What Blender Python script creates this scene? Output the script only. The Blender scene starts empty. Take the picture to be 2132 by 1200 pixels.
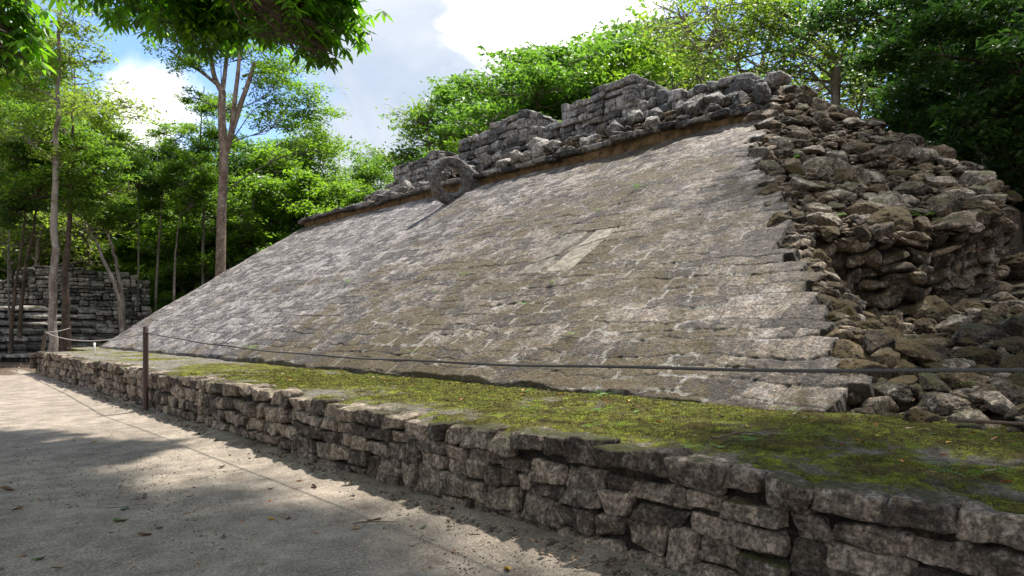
import bpy, bmesh, math, random
import numpy as np
from mathutils import Vector, Matrix

random.seed(7)
rng = np.random.default_rng(7)
S = bpy.context.scene
COL = S.collection
# ------------------------------------------------------------------ camera
cam_d = bpy.data.cameras.new("camera")
cam = bpy.data.objects.new("camera", cam_d)
COL.objects.link(cam)
cam.location = (0, 0, 1.5)
YAW = math.radians(42.8)
cam.rotation_euler = (math.radians(90), 0, -YAW)
cam_d.sensor_width = 36
cam_d.lens = 1410 / 2132 * 36
cam_d.shift_y = 80 / 2132
cam_d.clip_start = 0.05
cam_d.clip_end = 3000
S.camera = cam

# ------------------------------------------------------------------ light
SUN_DIR = Vector((0.47, 0.02, 1.0)).normalized()
EXPOSURE = 0.88
sun_d = bpy.data.lights.new("sun", 'SUN')
sun_d.energy = 5.0
sun_d.angle = math.radians(1.6)
sun_d.color = (1.0, 0.95, 0.87)
sun = bpy.data.objects.new("sun", sun_d)
COL.objects.link(sun)
sun.rotation_euler = SUN_DIR.to_track_quat('Z', 'Y').to_euler()
sun.location = (0, 0, 40)
S.view_settings.view_transform = 'Standard'
S.view_settings.look = 'None'
S.view_settings.exposure = EXPOSURE
S.view_settings.gamma = 1.0
S.view_settings.use_curve_mapping = False
S.cycles.max_bounces = 6
S.cycles.diffuse_bounces = 3
S.cycles.glossy_bounces = 2
S.cycles.transmission_bounces = 4
S.cycles.transparent_max_bounces = 8
S.cycles.caustics_reflective = False
S.cycles.caustics_refractive = False
S.cycles.sample_clamp_indirect = 4

# ------------------------------------------------------------------ node helper
class NT:
    def __init__(s, tree):
        s.t = tree; s.n = tree.nodes; s.l = tree.links
    def new(s, typ, **kw):
        n = s.n.new(typ)
        for k, v in kw.items(): setattr(n, k, v)
        return n
    def _in(s, sock, v):
        if v is None: return
        if hasattr(v, 'is_output'): s.l.new(v, sock)
        elif isinstance(v, (tuple, list)):
            sock.default_value = tuple(v) + ((1.0,) if len(v) == 3 and sock.type == 'RGBA' else ())
        else: sock.default_value = v
    def math(s, op, a, b=None, c=None, clamp=False):
        n = s.new('ShaderNodeMath', operation=op, use_clamp=clamp)
        for i, v in enumerate((a, b, c)): s._in(n.inputs[i], v)
        return n.outputs[0]
    def vmath(s, op, a, b=None):
        n = s.new('ShaderNodeVectorMath', operation=op)
        s._in(n.inputs[0], a)
        if b is not None: s._in(n.inputs[1], b)
        return n.outputs['Value'] if op in ('DOT_PRODUCT', 'LENGTH', 'DISTANCE') else n.outputs[0]
    def noise(s, vec, scale, detail=4, rough=0.55, dist=0.0):
        n = s.new('ShaderNodeTexNoise')
        s._in(n.inputs['Vector'], vec); s._in(n.inputs['Scale'], scale)
        n.inputs['Detail'].default_value = detail; n.inputs['Roughness'].default_value = rough
        n.inputs['Distortion'].default_value = dist
        return n.outputs['Fac']
    def voro(s, vec, scale, feature='F1', out='Distance'):
        n = s.new('ShaderNodeTexVoronoi', feature=feature)
        s._in(n.inputs['Vector'], vec); n.inputs['Scale'].default_value = scale
        return n.outputs[out]
    def ramp(s, fac, a, b, lo=0.0, hi=1.0, smooth=True):
        n = s.new('ShaderNodeMapRange')
        n.interpolation_type = 'SMOOTHSTEP' if smooth else 'LINEAR'
        s._in(n.inputs['Value'], fac)
        s._in(n.inputs['From Min'], a); s._in(n.inputs['From Max'], b)
        s._in(n.inputs['To Min'], lo); s._in(n.inputs['To Max'], hi)
        return n.outputs[0]
    def mix(s, fac, a, b, blend='MIX'):
        n = s.new('ShaderNodeMix', data_type='RGBA', blend_type=blend)
        s._in(n.inputs[0], fac); s._in(n.inputs[6], a); s._in(n.inputs[7], b)
        return n.outputs[2]
    def mul(s, col, fac):
        n = s.new('ShaderNodeVectorMath', operation='SCALE')
        s._in(n.inputs[0], col); s._in(n.inputs['Scale'], fac)
        return n.outputs[0]
    def attr(s, name):
        n = s.new('ShaderNodeAttribute'); n.attribute_name = name
        return n.outputs['Fac']
    def bump(s, h, strength=0.5, dist=0.02, normal=None):
        n = s.new('ShaderNodeBump'); n.inputs['Strength'].default_value = strength
        n.inputs['Distance'].default_value = dist
        s._in(n.inputs['Height'], h)
        if normal is not None: s.l.new(normal, n.inputs['Normal'])
        return n.outputs[0]

def new_mat(name):
    m = bpy.data.materials.new(name); m.use_nodes = True
    nt = NT(m.node_tree)
    b = m.node_tree.nodes['Principled BSDF']
    return m, nt, b

# ------------------------------------------------------------------ world: sky and clouds
world = bpy.data.worlds.new("World"); S.world = world
world.use_nodes = True
wt = NT(world.node_tree)
bg = world.node_tree.nodes['Background']
sky = wt.new('ShaderNodeTexSky'); sky.sky_type = 'NISHITA'
sky.sun_disc = False
sky.sun_elevation = math.asin(SUN_DIR.z)
sky.sun_rotation = math.atan2(SUN_DIR.x, SUN_DIR.y)
sky.air_density = 1.0; sky.dust_density = 0.6; sky.ozone_density = 1.5
tc = wt.new('ShaderNodeTexCoord')
dirv = tc.outputs['Generated']
wn = wt.noise(dirv, 5.0, 9, 0.58, 0.25)
wn2 = wt.noise(dirv, 2.2, 5, 0.55, 0.2)
def wdir(px, py):
    a = (px - 1066) / 1410; b = (680 - py) / 1410
    v = Vector((math.sin(YAW) + a * math.cos(YAW), math.cos(YAW) - a * math.sin(YAW), b))
    return v.normalized()
def spot(px, py, r_in, r_out):           # 1 inside a cone of sky round a direction, 0 outside
    d = wt.vmath('DISTANCE', dirv, tuple(wdir(px, py)))
    return wt.ramp(d, r_out, r_in)
nz = wt.math('MULTIPLY', wt.math('SUBTRACT', wn, 0.5), 0.9)
def blob(px, py, r, soft=0.05):
    d = wt.vmath('DISTANCE', dirv, tuple(wdir(px, py)))
    d2 = wt.math('ADD', d, wt.math('MULTIPLY', nz, 0.42))
    return wt.ramp(d2, r + soft, r - soft)
# pale blue-grey cloud bank, blue gaps, then the brilliant cumulus in front of it
base = wt.ramp(wt.math('ADD', wn2, nz), 0.36, 0.62)
bank = wt.math('MAXIMUM', blob(840, 120, 0.34, 0.10), wt.math('MULTIPLY', base, 0.75))
gap1 = blob(1480, 30, 0.13, 0.03)
gap2 = blob(330, 120, 0.17, 0.03)
bank = wt.math('MULTIPLY', bank, wt.math('SUBTRACT', 1.0, wt.math('MAXIMUM', gap1, gap2)))
bright = blob(1160, 0, 0.150, 0.022)
bright = wt.math('MAXIMUM', bright, blob(1200, 150, 0.10, 0.05))
bright2 = blob(310, 275, 0.055, 0.03)
bright = wt.math('MAXIMUM', bright, bright2)
shade = wt.ramp(wt.noise(dirv, 3.4, 6, 0.55, 0.4), 0.35, 0.68)
bankcol = wt.mix(shade, (2.6, 3.15, 4.0), (4.5, 4.65, 4.9))
c1 = wt.mix(bank, wt.vmath('MULTIPLY', sky.outputs[0], (1.0, 1.12, 1.34)), bankcol)
back_fill = wt.ramp(wt.vmath('DOT_PRODUCT', dirv, (math.sin(YAW), math.cos(YAW), 0.0)), .25, -.35)
c1 = wt.mix(wt.math('MULTIPLY', back_fill, wt.ramp(wn2, .38, .55)), c1, (4.0, 3.85, 3.7))   # unseen bright cloud added behind the viewer as soft fill light
c2 = wt.mix(bright, c1, (7.2, 7.1, 6.9))
wt.l.new(c2, bg.inputs['Color'])
bg.inputs['Strength'].default_value = 0.12

# ------------------------------------------------------------------ numpy noise
def _hash(ix, iy, iz):
    h = (ix * 374761393 + iy * 668265263 + iz * 2147483647 + 1013904223) & 0xFFFFFFFF
    h = ((h ^ (h >> 13)) * 1274126177) & 0xFFFFFFFF
    h = ((h ^ (h >> 16)) * 2246822519) & 0xFFFFFFFF
    return ((h ^ (h >> 15)) & 0xFFFFFF) / float(0xFFFFFF) * 2 - 1
def noise3(x, y, z):
    x, y, z = np.broadcast_arrays(np.asarray(x, float), np.asarray(y, float), np.asarray(z, float))
    fx, fy, fz = np.floor(x), np.floor(y), np.floor(z)
    ix, iy, iz = fx.astype(np.int64), fy.astype(np.int64), fz.astype(np.int64)
    ux, uy, uz = x - fx, y - fy, z - fz
    ux = ux * ux * (3 - 2 * ux); uy = uy * uy * (3 - 2 * uy); uz = uz * uz * (3 - 2 * uz)
    r = 0
    for a in (0, 1):
        for b in (0, 1):
            for c in (0, 1):
                w = (ux if a else 1 - ux) * (uy if b else 1 - uy) * (uz if c else 1 - uz)
                r = r + w * _hash(ix + a, iy + b, iz + c)
    return r
def fbm(x, y, z=0.0, o=4, g=0.5):
    r = 0; amp = 1; tot = 0; f = 1.0
    for k in range(o):
        r = r + amp * noise3(x * f + 17.3 * k, y * f - 9.1 * k, np.asarray(z) * f + 4.7 * k)
        tot += amp; amp *= g; f *= 2.03
    return r / tot
def sstep(a, b, x):
    t = np.clip((x - a) / (b - a), 0, 1); return t * t * (3 - 2 * t)

# ------------------------------------------------------------------ mesh helpers
def mesh(name, V, F, mats, attrs=None, smooth=True, mat_idx=None):
    """V (n,3); F int array (m,3|4) or a list of such arrays"""
    V = np.asarray(V, np.float32)
    Fs = F if isinstance(F, list) else [F]
    Fs = [np.asarray(f, np.int32) for f in Fs if len(f)]
    me = bpy.data.meshes.new(name)
    me.vertices.add(len(V)); me.vertices.foreach_set('co', V.ravel())
    loops = np.concatenate([f.ravel() for f in Fs])
    tot = np.concatenate([np.full(len(f), f.shape[1], np.int32) for f in Fs])
    start = np.concatenate([[0], np.cumsum(tot)[:-1]]).astype(np.int32)
    me.loops.add(len(loops)); me.loops.foreach_set('vertex_index', loops)
    me.polygons.add(len(tot)); me.polygons.foreach_set('loop_start', start)
    me.polygons.foreach_set('loop_total', tot)
    if smooth: me.polygons.foreach_set('use_smooth', np.ones(len(tot), bool))
    if mat_idx is not None: me.polygons.foreach_set('material_index', np.asarray(mat_idx, np.int32))
    for m in (mats if isinstance(mats, (list, tuple)) else [mats]): me.materials.append(m)
    me.update(calc_edges=True)
    for k, v in (attrs or {}).items():
        a = me.attributes.new(k, 'FLOAT', 'POINT'); a.data.foreach_set('value', np.asarray(v, np.float32).ravel())
    me.validate()
    return me
def put(name, me, parent=None):
    o = bpy.data.objects.new(name, me); COL.objects.link(o)
    if parent is not None: o.parent = parent
    return o
def tag(o, label=None, cat=None, group=None, kind=None):
    if label: o['label'] = label
    if cat: o['category'] = cat
    if group: o['group'] = group
    if kind: o['kind'] = kind
    return o
def root(name, loc, label, cat, group=None, rz=0.0):
    o = bpy.data.objects.new(name, None); COL.objects.link(o)
    o.location = loc; o.rotation_euler = (0, 0, rz)
    o.empty_display_size = 0.3
    return tag(o, label, cat, group)
def grid_faces(nu, nv):
    i = np.arange(nu - 1)[:, None]; j = np.arange(nv - 1)[None, :]
    a = i * nv + j
    return np.stack([a, a + nv, a + nv + 1, a + 1], -1).reshape(-1, 4)

_tmpl = {}
def cube_tmpl(n):
    if n in _tmpl: return _tmpl[n]
    t = np.linspace(-1, 1, n + 1); t = np.sign(t) * np.abs(t) ** 0.72
    idx = {}; V = []; F = []
    def vid(i, j, k):
        key = (i, j, k)
        if key not in idx:
            idx[key] = len(V); V.append((t[i], t[j], t[k]))
        return idx[key]
    for ax in range(3):
        for side in (0, n):
            for a in range(n):
                for b in range(n):
                    q = []
                    for (da, db) in ((0, 0), (1, 0), (1, 1), (0, 1)):
                        c = [0, 0, 0]; c[ax] = side; c[(ax + 1) % 3] = a + da; c[(ax + 2) % 3] = b + db
                        q.append(vid(*c))
                    F.append(q if side == n else q[::-1])
    _tmpl[n] = (np.array(V), np.array(F)); return _tmpl[n]

class Stones:
    """collects rounded, roughened blocks; each block is a u,v,w cell handed to a mapper"""
    def __init__(s): s.V = []; s.F = []; s.R = []; s.n = 0
    def add(s, c, h, n=7, r=0.3, jit=0.12, amp=0.02, freq=6.0, gap=0.006, mapper=None):
        T, F = cube_tmpl(n)
        c = np.array(c, float); h = np.array(h, float) - gap
        h = np.maximum(h, 0.012)
        rr = min(r * min(h), 0.09)
        P = T * h
        k = np.clip(P, -(h - rr), (h - rr)); d = P - k
        L = np.linalg.norm(d, axis=1, keepdims=True); L[L == 0] = 1
        P = k + d / L * rr
        J = rng.uniform(-1, 1, (2, 2, 2, 3)) * jit * np.minimum(h, 0.12)
        q = (P / h + 1) / 2
        off = 0
        for a in (0, 1):
            for b in (0, 1):
                for e in (0, 1):
                    w = (q[:, 0] if a else 1 - q[:, 0]) * (q[:, 1] if b else 1 - q[:, 1]) * (q[:, 2] if e else 1 - q[:, 2])
                    off = off + w[:, None] * J[a, b, e]
        P = P + off
        sd = rng.uniform(0, 500, 3)
        nrm = T / np.linalg.norm(T, axis=1, keepdims=True)
        dn = fbm(P[:, 0] * freq + sd[0], P[:, 1] * freq + sd[1], P[:, 2] * freq + sd[2], 4, 0.55)
        P = P + nrm * (dn * amp)[:, None] + c
        if mapper is not None: P = mapper(P)
        s.V.append(P); s.F.append(F + s.n); s.n += len(P)
        s.R.append(np.full(len(P), rng.random()))
    def build(s, name, mat, parent=None):
        me = mesh(name, np.concatenate(s.V), np.concatenate(s.F), mat, {'rnd': np.concatenate(s.R)})
        return put(name, me, parent)

def tube(pts, rad, k=8, wob=0.0, seed=0):
    """tapered tube along points; returns V,F"""
    P = np.asarray(pts, float); rad = np.asarray(rad, float)
    T = np.gradient(P, axis=0); T /= np.linalg.norm(T, axis=1, keepdims=True) + 1e-9
    ref = np.array([0, 0, 1.0]) if abs(T[0, 2]) < 0.9 else np.array([1.0, 0, 0])
    A = np.cross(T, ref); A /= np.linalg.norm(A, axis=1, keepdims=True) + 1e-9
    B = np.cross(T, A)
    th = np.arange(k) / k * 2 * math.pi
    R = rad[:, None] * np.ones(k)[None, :]
    if wob:
        R = R * (1 + wob * noise3(np.cos(th)[None, :] * 1.5 + seed, np.sin(th)[None, :] * 1.5, np.arange(len(P))[:, None] * 0.5))
    V = P[:, None, :] + R[..., None] * (np.cos(th)[None, :, None] * A[:, None, :] + np.sin(th)[None, :, None] * B[:, None, :])
    n = len(P)
    i = np.arange(n - 1)[:, None]; j = np.arange(k)[None, :]
    a = i * k + j; b = i * k + (j + 1) % k
    F = np.stack([a, b, b + k, a + k], -1).reshape(-1, 4)
    return V.reshape(-1, 3), F
class Tubes:
    def __init__(s): s.V = []; s.F = []; s.n = 0
    def add(s, pts, rad, k=8, wob=0.0, seed=0):
        V, F = tube(pts, rad, k, wob, seed); s.V.append(V); s.F.append(F + s.n); s.n += len(V)
    def mesh(s, name, mat): return mesh(name, np.concatenate(s.V), np.concatenate(s.F), mat)

# ------------------------------------------------------------------ materials
def mat_stone(name, dark=(.085, .078, .07), light=(.30, .28, .255), lichen=0.5, moss=0.0, pale=0.35, rough=0.85,
              black=0.5, scale=1.0, use_obj=False, blotch=.45, mossc=(.075, .085, .012)):
    m, t, b = new_mat(name)
    geo = t.new('ShaderNodeNewGeometry'); P = geo.outputs['Position']
    if use_obj:
        oi = t.new('ShaderNodeObjectInfo'); rnd = oi.outputs['Random']
        tco = t.new('ShaderNodeTexCoord'); P2 = t.vmath('ADD', P, t.vmath('MULTIPLY', (1, 1, 1), (0, 0, 0)))
    else: rnd = t.attr('rnd')
    n1 = t.noise(P, 3.0 * scale, 6, 0.62)
    n2 = t.noise(P, 14 * scale, 6, 0.65)
    n3 = t.noise(P, 60 * scale, 5, 0.7)
    f = t.math('ADD', t.math('MULTIPLY', rnd, 0.38), t.math('ADD', t.math('MULTIPLY', n1, 0.45), t.math('MULTIPLY', n2, 0.55)))
    f = t.ramp(f, 0.50, 0.90)
    col = t.mix(f, dark, light)
    warm = t.ramp(t.math('ADD', t.math('MULTIPLY', rnd, 0.4), t.noise(P, 1.7, 3)), 0.55, 0.95)
    col = t.mix(t.math('MULTIPLY', warm, 0.35), col, (.26, .19, .12), 'MIX')
    # whitish lichen crusts
    pl = t.ramp(t.math('ADD', n2, t.math('MULTIPLY', n3, 0.35)), 0.74, 0.84)
    col = t.mix(t.math('MULTIPLY', pl, pale), col, (.50, .49, .46))
    # black algae spotting
    bl = t.ramp(t.math('ADD', t.noise(P, 8 * scale, 7, 0.72), t.math('MULTIPLY', t.math('SUBTRACT', n3, .5), 0.5)), 0.52, 0.64)
    col = t.mix(t.math('MULTIPLY', bl, black), col, (.028, .026, .024))
    bt = t.ramp(t.noise(P, 4.5 * scale, 8, 0.7), 0.47, 0.60)
    col = t.mix(t.math('MULTIPLY', bt, blotch), col, tuple(x * .55 for x in dark))
    sp = t.ramp(t.voro(P, 95 * scale), 0.16, 0.08)
    col = t.mix(t.math('MULTIPLY', sp, 0.35 * lichen), col, (.45, .44, .42))
    fine = t.math('MULTIPLY', t.ramp(t.noise(P, 38 * scale, 6, .72), .36, .64, .42, 1.55), t.ramp(t.noise(P, 12 * scale, 5, .7), .37, .63, .62, 1.3))
    col = t.mul(col, fine)
    if moss > 0:
        nz = t.new('ShaderNodeSeparateXYZ'); t.l.new(geo.outputs['Normal'], nz.inputs[0])
        mm = t.math('ADD', t.math('MULTIPLY', nz.outputs[2], 0.25), t.noise(P, 2.3, 6, 0.65))
        mm = t.ramp(mm, 0.78 - 0.35 * moss, 0.92 - 0.35 * moss)
        col = t.mix(t.math('MULTIPLY', mm, 0.85), col, t.mix(n2, (mossc[0] * .45, mossc[1] * .35, mossc[2] * .6), mossc))
    t._in(b.inputs['Base Color'], col)
    b.inputs['Roughness'].default_value = rough
    b.inputs['Specular IOR Level'].default_value = 0.3
    h = t.math('ADD', t.math('MULTIPLY', t.noise(P, 22 * scale, 8, 0.68), 1.0), t.math('MULTIPLY', t.noise(P, 110 * scale, 4, 0.7), 0.3))
    pit = t.math('MULTIPLY', t.ramp(t.voro(P, 34 * scale), 0.0, 0.3), 0.45)
    h = t.math('ADD', h, pit)
    t.l.new(t.bump(h, 1.0, 0.045), b.inputs['Normal'])
    return m

M = {}
M['wall'] = mat_stone('retaining_stone', dark=(.080, .060, .045), light=(.45, .365, .285), moss=0.2, black=0.38, pale=.3, blotch=.22)
M['wallback'] = mat_stone('joint_earth', dark=(.02, .016, .012), light=(.085, .07, .05), moss=0.5, black=0.7, pale=.05)
M['upper'] = mat_stone('parapet_stone', dark=(.11, .108, .11), light=(.52, .51, .50), moss=0.0, black=0.7, pale=.4)
M['rock'] = mat_stone('rubble_stone', dark=(.06, .044, .030), light=(.50, .425, .335), moss=0.32, black=0.75, pale=.35, use_obj=True)
M['rockmoss'] = mat_stone('rubble_stone_mossy', dark=(.040, .028, .015), light=(.25, .19, .12), moss=0.6, black=0.72, pale=.2, use_obj=True, mossc=(.115, .082, .016))
M['smallrock'] = mat_stone('rubble_small', dark=(.05, .034, .02), light=(.34, .265, .185), moss=0.25, black=0.7, pale=.2)
M['upper_o'] = mat_stone('crest_stone', dark=(.12, .115, .11), light=(.56, .54, .51), moss=0.0, black=0.6, pale=.4, use_obj=True)
M['ring'] = mat_stone('ring_stone', dark=(.065, .064, .062), light=(.36, .35, .335), moss=0.0, black=0.7, pale=.3)
M['steps'] = mat_stone('step_stone', dark=(.07, .065, .058), light=(.58, .55, .49), moss=0.15, black=0.75, pale=.3, scale=.6)
M['cornice'] = mat_stone('cornice_stone', dark=(.05, .048, .047), light=(.40, .38, .36), moss=0.0, black=0.8, pale=.45)
def mat_strip():
    m, t, b = new_mat('ochre_mortar')
    P = t.new('ShaderNodeNewGeometry').outputs['Position']
    n = t.noise(P, 4, 7, .65)
    c = t.mix(t.ramp(n, .35, .65), (.07, .045, .02), (.27, .175, .085))
    t._in(b.inputs['Base Color'], c); b.inputs['Roughness'].default_value = .95
    t.l.new(t.bump(t.noise(P, 25, 7, .7), .8, .03), b.inputs['Normal']); return m
M['strip'] = mat_strip()

def mat_slope():
    m, t, b = new_mat('sloping_pavement')
    geo = t.new('ShaderNodeNewGeometry'); P = geo.outputs['Position']
    sx = t.new('ShaderNodeSeparateXYZ'); t.l.new(P, sx.inputs[0])
    rnd = t.attr('rnd'); edge = t.attr('edge'); mort = t.attr('mortar'); moss = t.attr('moss'); earth = t.attr('earth')
    n1 = t.noise(P, 2.2, 6, .6); n2 = t.noise(P, 11, 7, .68); n3 = t.noise(P, 55, 6, .7)
    f = t.math('ADD', t.math('MULTIPLY', rnd, 0.30), t.math('ADD', t.math('MULTIPLY', n1, 0.34), t.math('MULTIPLY', n2, 0.70)))
    f = t.ramp(f, .48, .90)
    col = t.mix(f, (.042, .029, .018), (.305, .248, .192))
    # far half greyer, sky sheen put into the colour; near half browner
    grey = t.ramp(t.math('ADD', sx.outputs[1], t.math('MULTIPLY', n1, 8)), 11, 24)
    col = t.mix(t.math('MULTIPLY', grey, .6), col, t.mix(f, (.10, .094, .098), (.36, .345, .355)))
    pale = t.ramp(t.math('ADD', t.math('MULTIPLY', rnd, .35), t.math('ADD', t.math('MULTIPLY', n2, .6), t.math('MULTIPLY', n1, .5))), .86, 1.0)
    col = t.mix(t.math('MULTIPLY', pale, .65), col, (.40, .40, .42))
    bl = t.ramp(t.noise(P, 6, 8, .75), .53, .66)
    col = t.mix(t.math('MULTIPLY', bl, .55), col, (.045, .038, .032))
    wv = t.noise(P, 5.5, 7, .75, .6)
    wht = t.math('MULTIPLY', t.ramp(wv, .57, .62), t.ramp(n3, .44, .56))
    col = t.mix(t.math('MULTIPLY', wht, .55), col, (.50, .49, .47))
    col = t.mul(col, t.math('MULTIPLY', t.ramp(t.noise(P, 34, 6, .74), .36, .64, .38, 1.6), t.ramp(t.noise(P, 9, 6, .7), .37, .63, .58, 1.35)))
    # olive-brown moss films
    mm = t.ramp(t.math('ADD', moss, t.math('MULTIPLY', t.math('SUBTRACT', n2, .5), 1.2)), .38, .66)
    col = t.mix(t.math('MULTIPLY', mm, .82), col, t.mix(t.ramp(n3, .35, .65), (.028, .019, .005), (.125, .084, .017)))
    # worn lime mortar showing in the joints
    jm = t.math('MULTIPLY', t.ramp(edge, .36, .06), t.ramp(t.noise(P, 3.5, 5, .7), .36, .56))
    col = t.mix(t.math('MULTIPLY', jm, .85), col, (.024, .020, .014))
    mo = t.math('MULTIPLY', t.ramp(t.math('ADD', edge, t.math('MULTIPLY', t.math('SUBTRACT', n2, .5), 1.4)), .60, .38), t.ramp(t.math('ADD', mort, t.math('MULTIPLY', t.math('SUBTRACT', n3, .5), .8)), .46, .60))
    col = t.mix(t.math('MULTIPLY', mo, .62), col, (.42, .39, .345))
    sp = t.ramp(t.voro(P, 70), .15, .08)
    col = t.mix(t.math('MULTIPLY', sp, .30), col, (.5, .49, .47))
    col = t.mix(earth, col, t.mix(n2, (.02, .015, .01), (.07, .055, .038)))
    t._in(b.inputs['Base Color'], col)
    b.inputs['Specular IOR Level'].default_value = .45
    t._in(b.inputs['Roughness'], t.ramp(n2, .3, .7, .62, .85))
    h = t.math('ADD', t.math('MULTIPLY', t.noise(P, 18, 9, .7), 1.0), t.math('MULTIPLY', n3, .45))
    t.l.new(t.bump(h, 1.0, .05), b.inputs['Normal'])
    return m
M['slope'] = mat_slope()

def mat_panel():
    m, t, b = new_mat('carved_panel')
    P = t.new('ShaderNodeNewGeometry').outputs['Position']
    n = t.noise(P, 7, 8, .68); n3 = t.noise(P, 50, 5, .7)
    c = t.mix(t.ramp(n, .35, .65), (.12, .10, .07), (.33, .29, .23))
    c = t.mix(t.ramp(t.noise(P, 5, 7, .75), .56, .62), c, (.07, .06, .03))
    st = t.ramp(t.math('ADD', t.attr('rnd'), t.math('MULTIPLY', t.math('SUBTRACT', t.noise(P, 4, 7, .7), .5), 1.3)), .42, .56)
    c = t.mix(st, t.mul(c, .66), t.mix(.15, c, (.42, .37, .29)))
    t._in(b.inputs['Base Color'], c); b.inputs['Roughness'].default_value = .85
    t.l.new(t.bump(t.math('ADD', t.noise(P, 14, 8, .7), t.math('MULTIPLY', n3, .3)), .8, .03), b.inputs['Normal']); return m
M['panel'] = mat_panel()

def mat_bench():
    m, t, b = new_mat('mossy_bench')
    P = t.new('ShaderNodeNewGeometry').outputs['Position']
    moss = t.attr('moss'); crack = t.attr('crack')
    n1 = t.noise(P, 1.6, 5, .6); n2 = t.noise(P, 9, 7, .68); n3 = t.noise(P, 48, 6, .72); n4 = t.noise(P, 160, 3, .7)
    f = t.ramp(t.math('ADD', t.math('MULTIPLY', n2, .6), t.math('MULTIPLY', n1, .4)), .32, .66)
    col = t.mix(f, (.095, .082, .062), (.31, .285, .24))
    col = t.mix(t.math('MULTIPLY', t.ramp(t.noise(P, 6, 8, .75), .54, .63), .6), col, (.05, .042, .026))
    mk = t.ramp(t.math('ADD', moss, t.math('MULTIPLY', t.math('SUBTRACT', n2, .5), 1.1)), .36, .62)
    mk = t.math('MULTIPLY', mk, t.ramp(n3, .30, .46, .35, 1.0))
    hue = t.ramp(t.math('ADD', n2, t.math('MULTIPLY', t.math('SUBTRACT', n3, .5), .5)), .36, .66)
    mc = t.mix(hue, (.060, .048, .008), (.22, .255, .018))
    mc = t.mix(t.math('MULTIPLY', t.ramp(t.noise(P, 2.6, 6, .7), .45, .60), .8), mc, (.085, .058, .016))
    col = t.mix(mk, col, mc)
    col = t.mul(col, t.math('MULTIPLY', t.ramp(t.noise(P, 60, 5, .75), .34, .66, .55, 1.4), t.ramp(t.noise(P, 13, 6, .7), .36, .64, .65, 1.3)))
    col = t.mix(t.math('MULTIPLY', t.ramp(t.math('MULTIPLY', crack, t.ramp(n1, .4, .6)), .25, .8), .6), col, (.02, .018, .008))
    col = t.mix(t.math('MULTIPLY', t.ramp(t.voro(P, 42), .14, .09), .35), col, (.42, .38, .30))
    t._in(b.inputs['Base Color'], col); b.inputs['Roughness'].default_value = .93
    b.inputs['Specular IOR Level'].default_value = .2
    h = t.math('ADD', t.math('MULTIPLY', n3, 1.0), t.math('MULTIPLY', n4, .7))
    h = t.math('ADD', h, t.math('MULTIPLY', t.noise(P, 20, 6, .65), 1.2))
    t.l.new(t.bump(h, 1.0, .022), b.inputs['Normal']); return m
M['bench'] = mat_bench()

def mat_path():
    m, t, b = new_mat('sandy_path')
    P = t.new('ShaderNodeNewGeometry').outputs['Position']
    n1 = t.noise(P, .7, 5, .6); n2 = t.noise(P, 5, 7, .65); n3 = t.noise(P, 45, 6, .75); n4 = t.noise(P, 170, 4, .75)
    f = t.ramp(t.math('ADD', t.math('MULTIPLY', n1, .45), t.math('MULTIPLY', n2, .55)), .36, .64)
    col = t.mix(f, (.165, .132, .101), (.295, .248, .20))
    col = t.mix(t.math('MULTIPLY', t.ramp(n3, .42, .62), .45), col, (.44, .395, .33))
    col = t.mix(t.math('MULTIPLY', t.ramp(n4, .56, .66), .55), col, (.09, .07, .055))
    g = t.voro(P, 120)
    col = t.mix(t.math('MULTIPLY', t.ramp(g, .20, .10), t.math('MULTIPLY', t.ramp(n2, .45, .6), .6)), col, (.55, .49, .38))
    g2 = t.voro(t.vmath('ADD', P, (5, 3, 0)), 60)
    col = t.mix(t.math('MULTIPLY', t.ramp(g2, .13, .09), .6), col, (.10, .075, .055))
    col = t.mul(col, t.math('MULTIPLY', t.ramp(t.noise(P, 70, 5, .75), .34, .66, .62, 1.35), t.ramp(t.noise(P, 2.2, 6, .7), .36, .64, .82, 1.15)))
    edge = t.attr('moss')
    col = t.mix(t.math('MULTIPLY', t.ramp(t.math('ADD', edge, t.math('MULTIPLY', t.math('SUBTRACT', n2, .5), .8)), .35, .7), .7), col, (.085, .085, .035))
    t._in(b.inputs['Base Color'], col); b.inputs['Roughness'].default_value = .95
    b.inputs['Specular IOR Level'].default_value = .2
    h = t.math('ADD', t.math('MULTIPLY', n3, .8), t.math('MULTIPLY', n4, .6))
    h = t.math('SUBTRACT', h, t.math('MULTIPLY', t.ramp(g, .25, .05), -.3))
    t.l.new(t.bump(h, .7, .012), b.inputs['Normal']); return m
M['path'] = mat_path()

def mat_forest():
    m, t, b = new_mat('forest_floor')
    P = t.new('ShaderNodeNewGeometry').outputs['Position']
    n2 = t.noise(P, 2, 6, .65); n3 = t.noise(P, 24, 6, .75)
    g = t.voro(P, 14, out='Color')
    col = t.mix(t.ramp(n3, .38, .62), (.035, .025, .016), (.17, .115, .075))
    col = t.mix(t.ramp(n2, .55, .7), col, (.055, .075, .02))
    t._in(b.inputs['Base Color'], col); b.inputs['Roughness'].default_value = .95
    t.l.new(t.bump(n3, 1.0, .05), b.inputs['Normal']); return m
M['forest'] = mat_forest()

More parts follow.
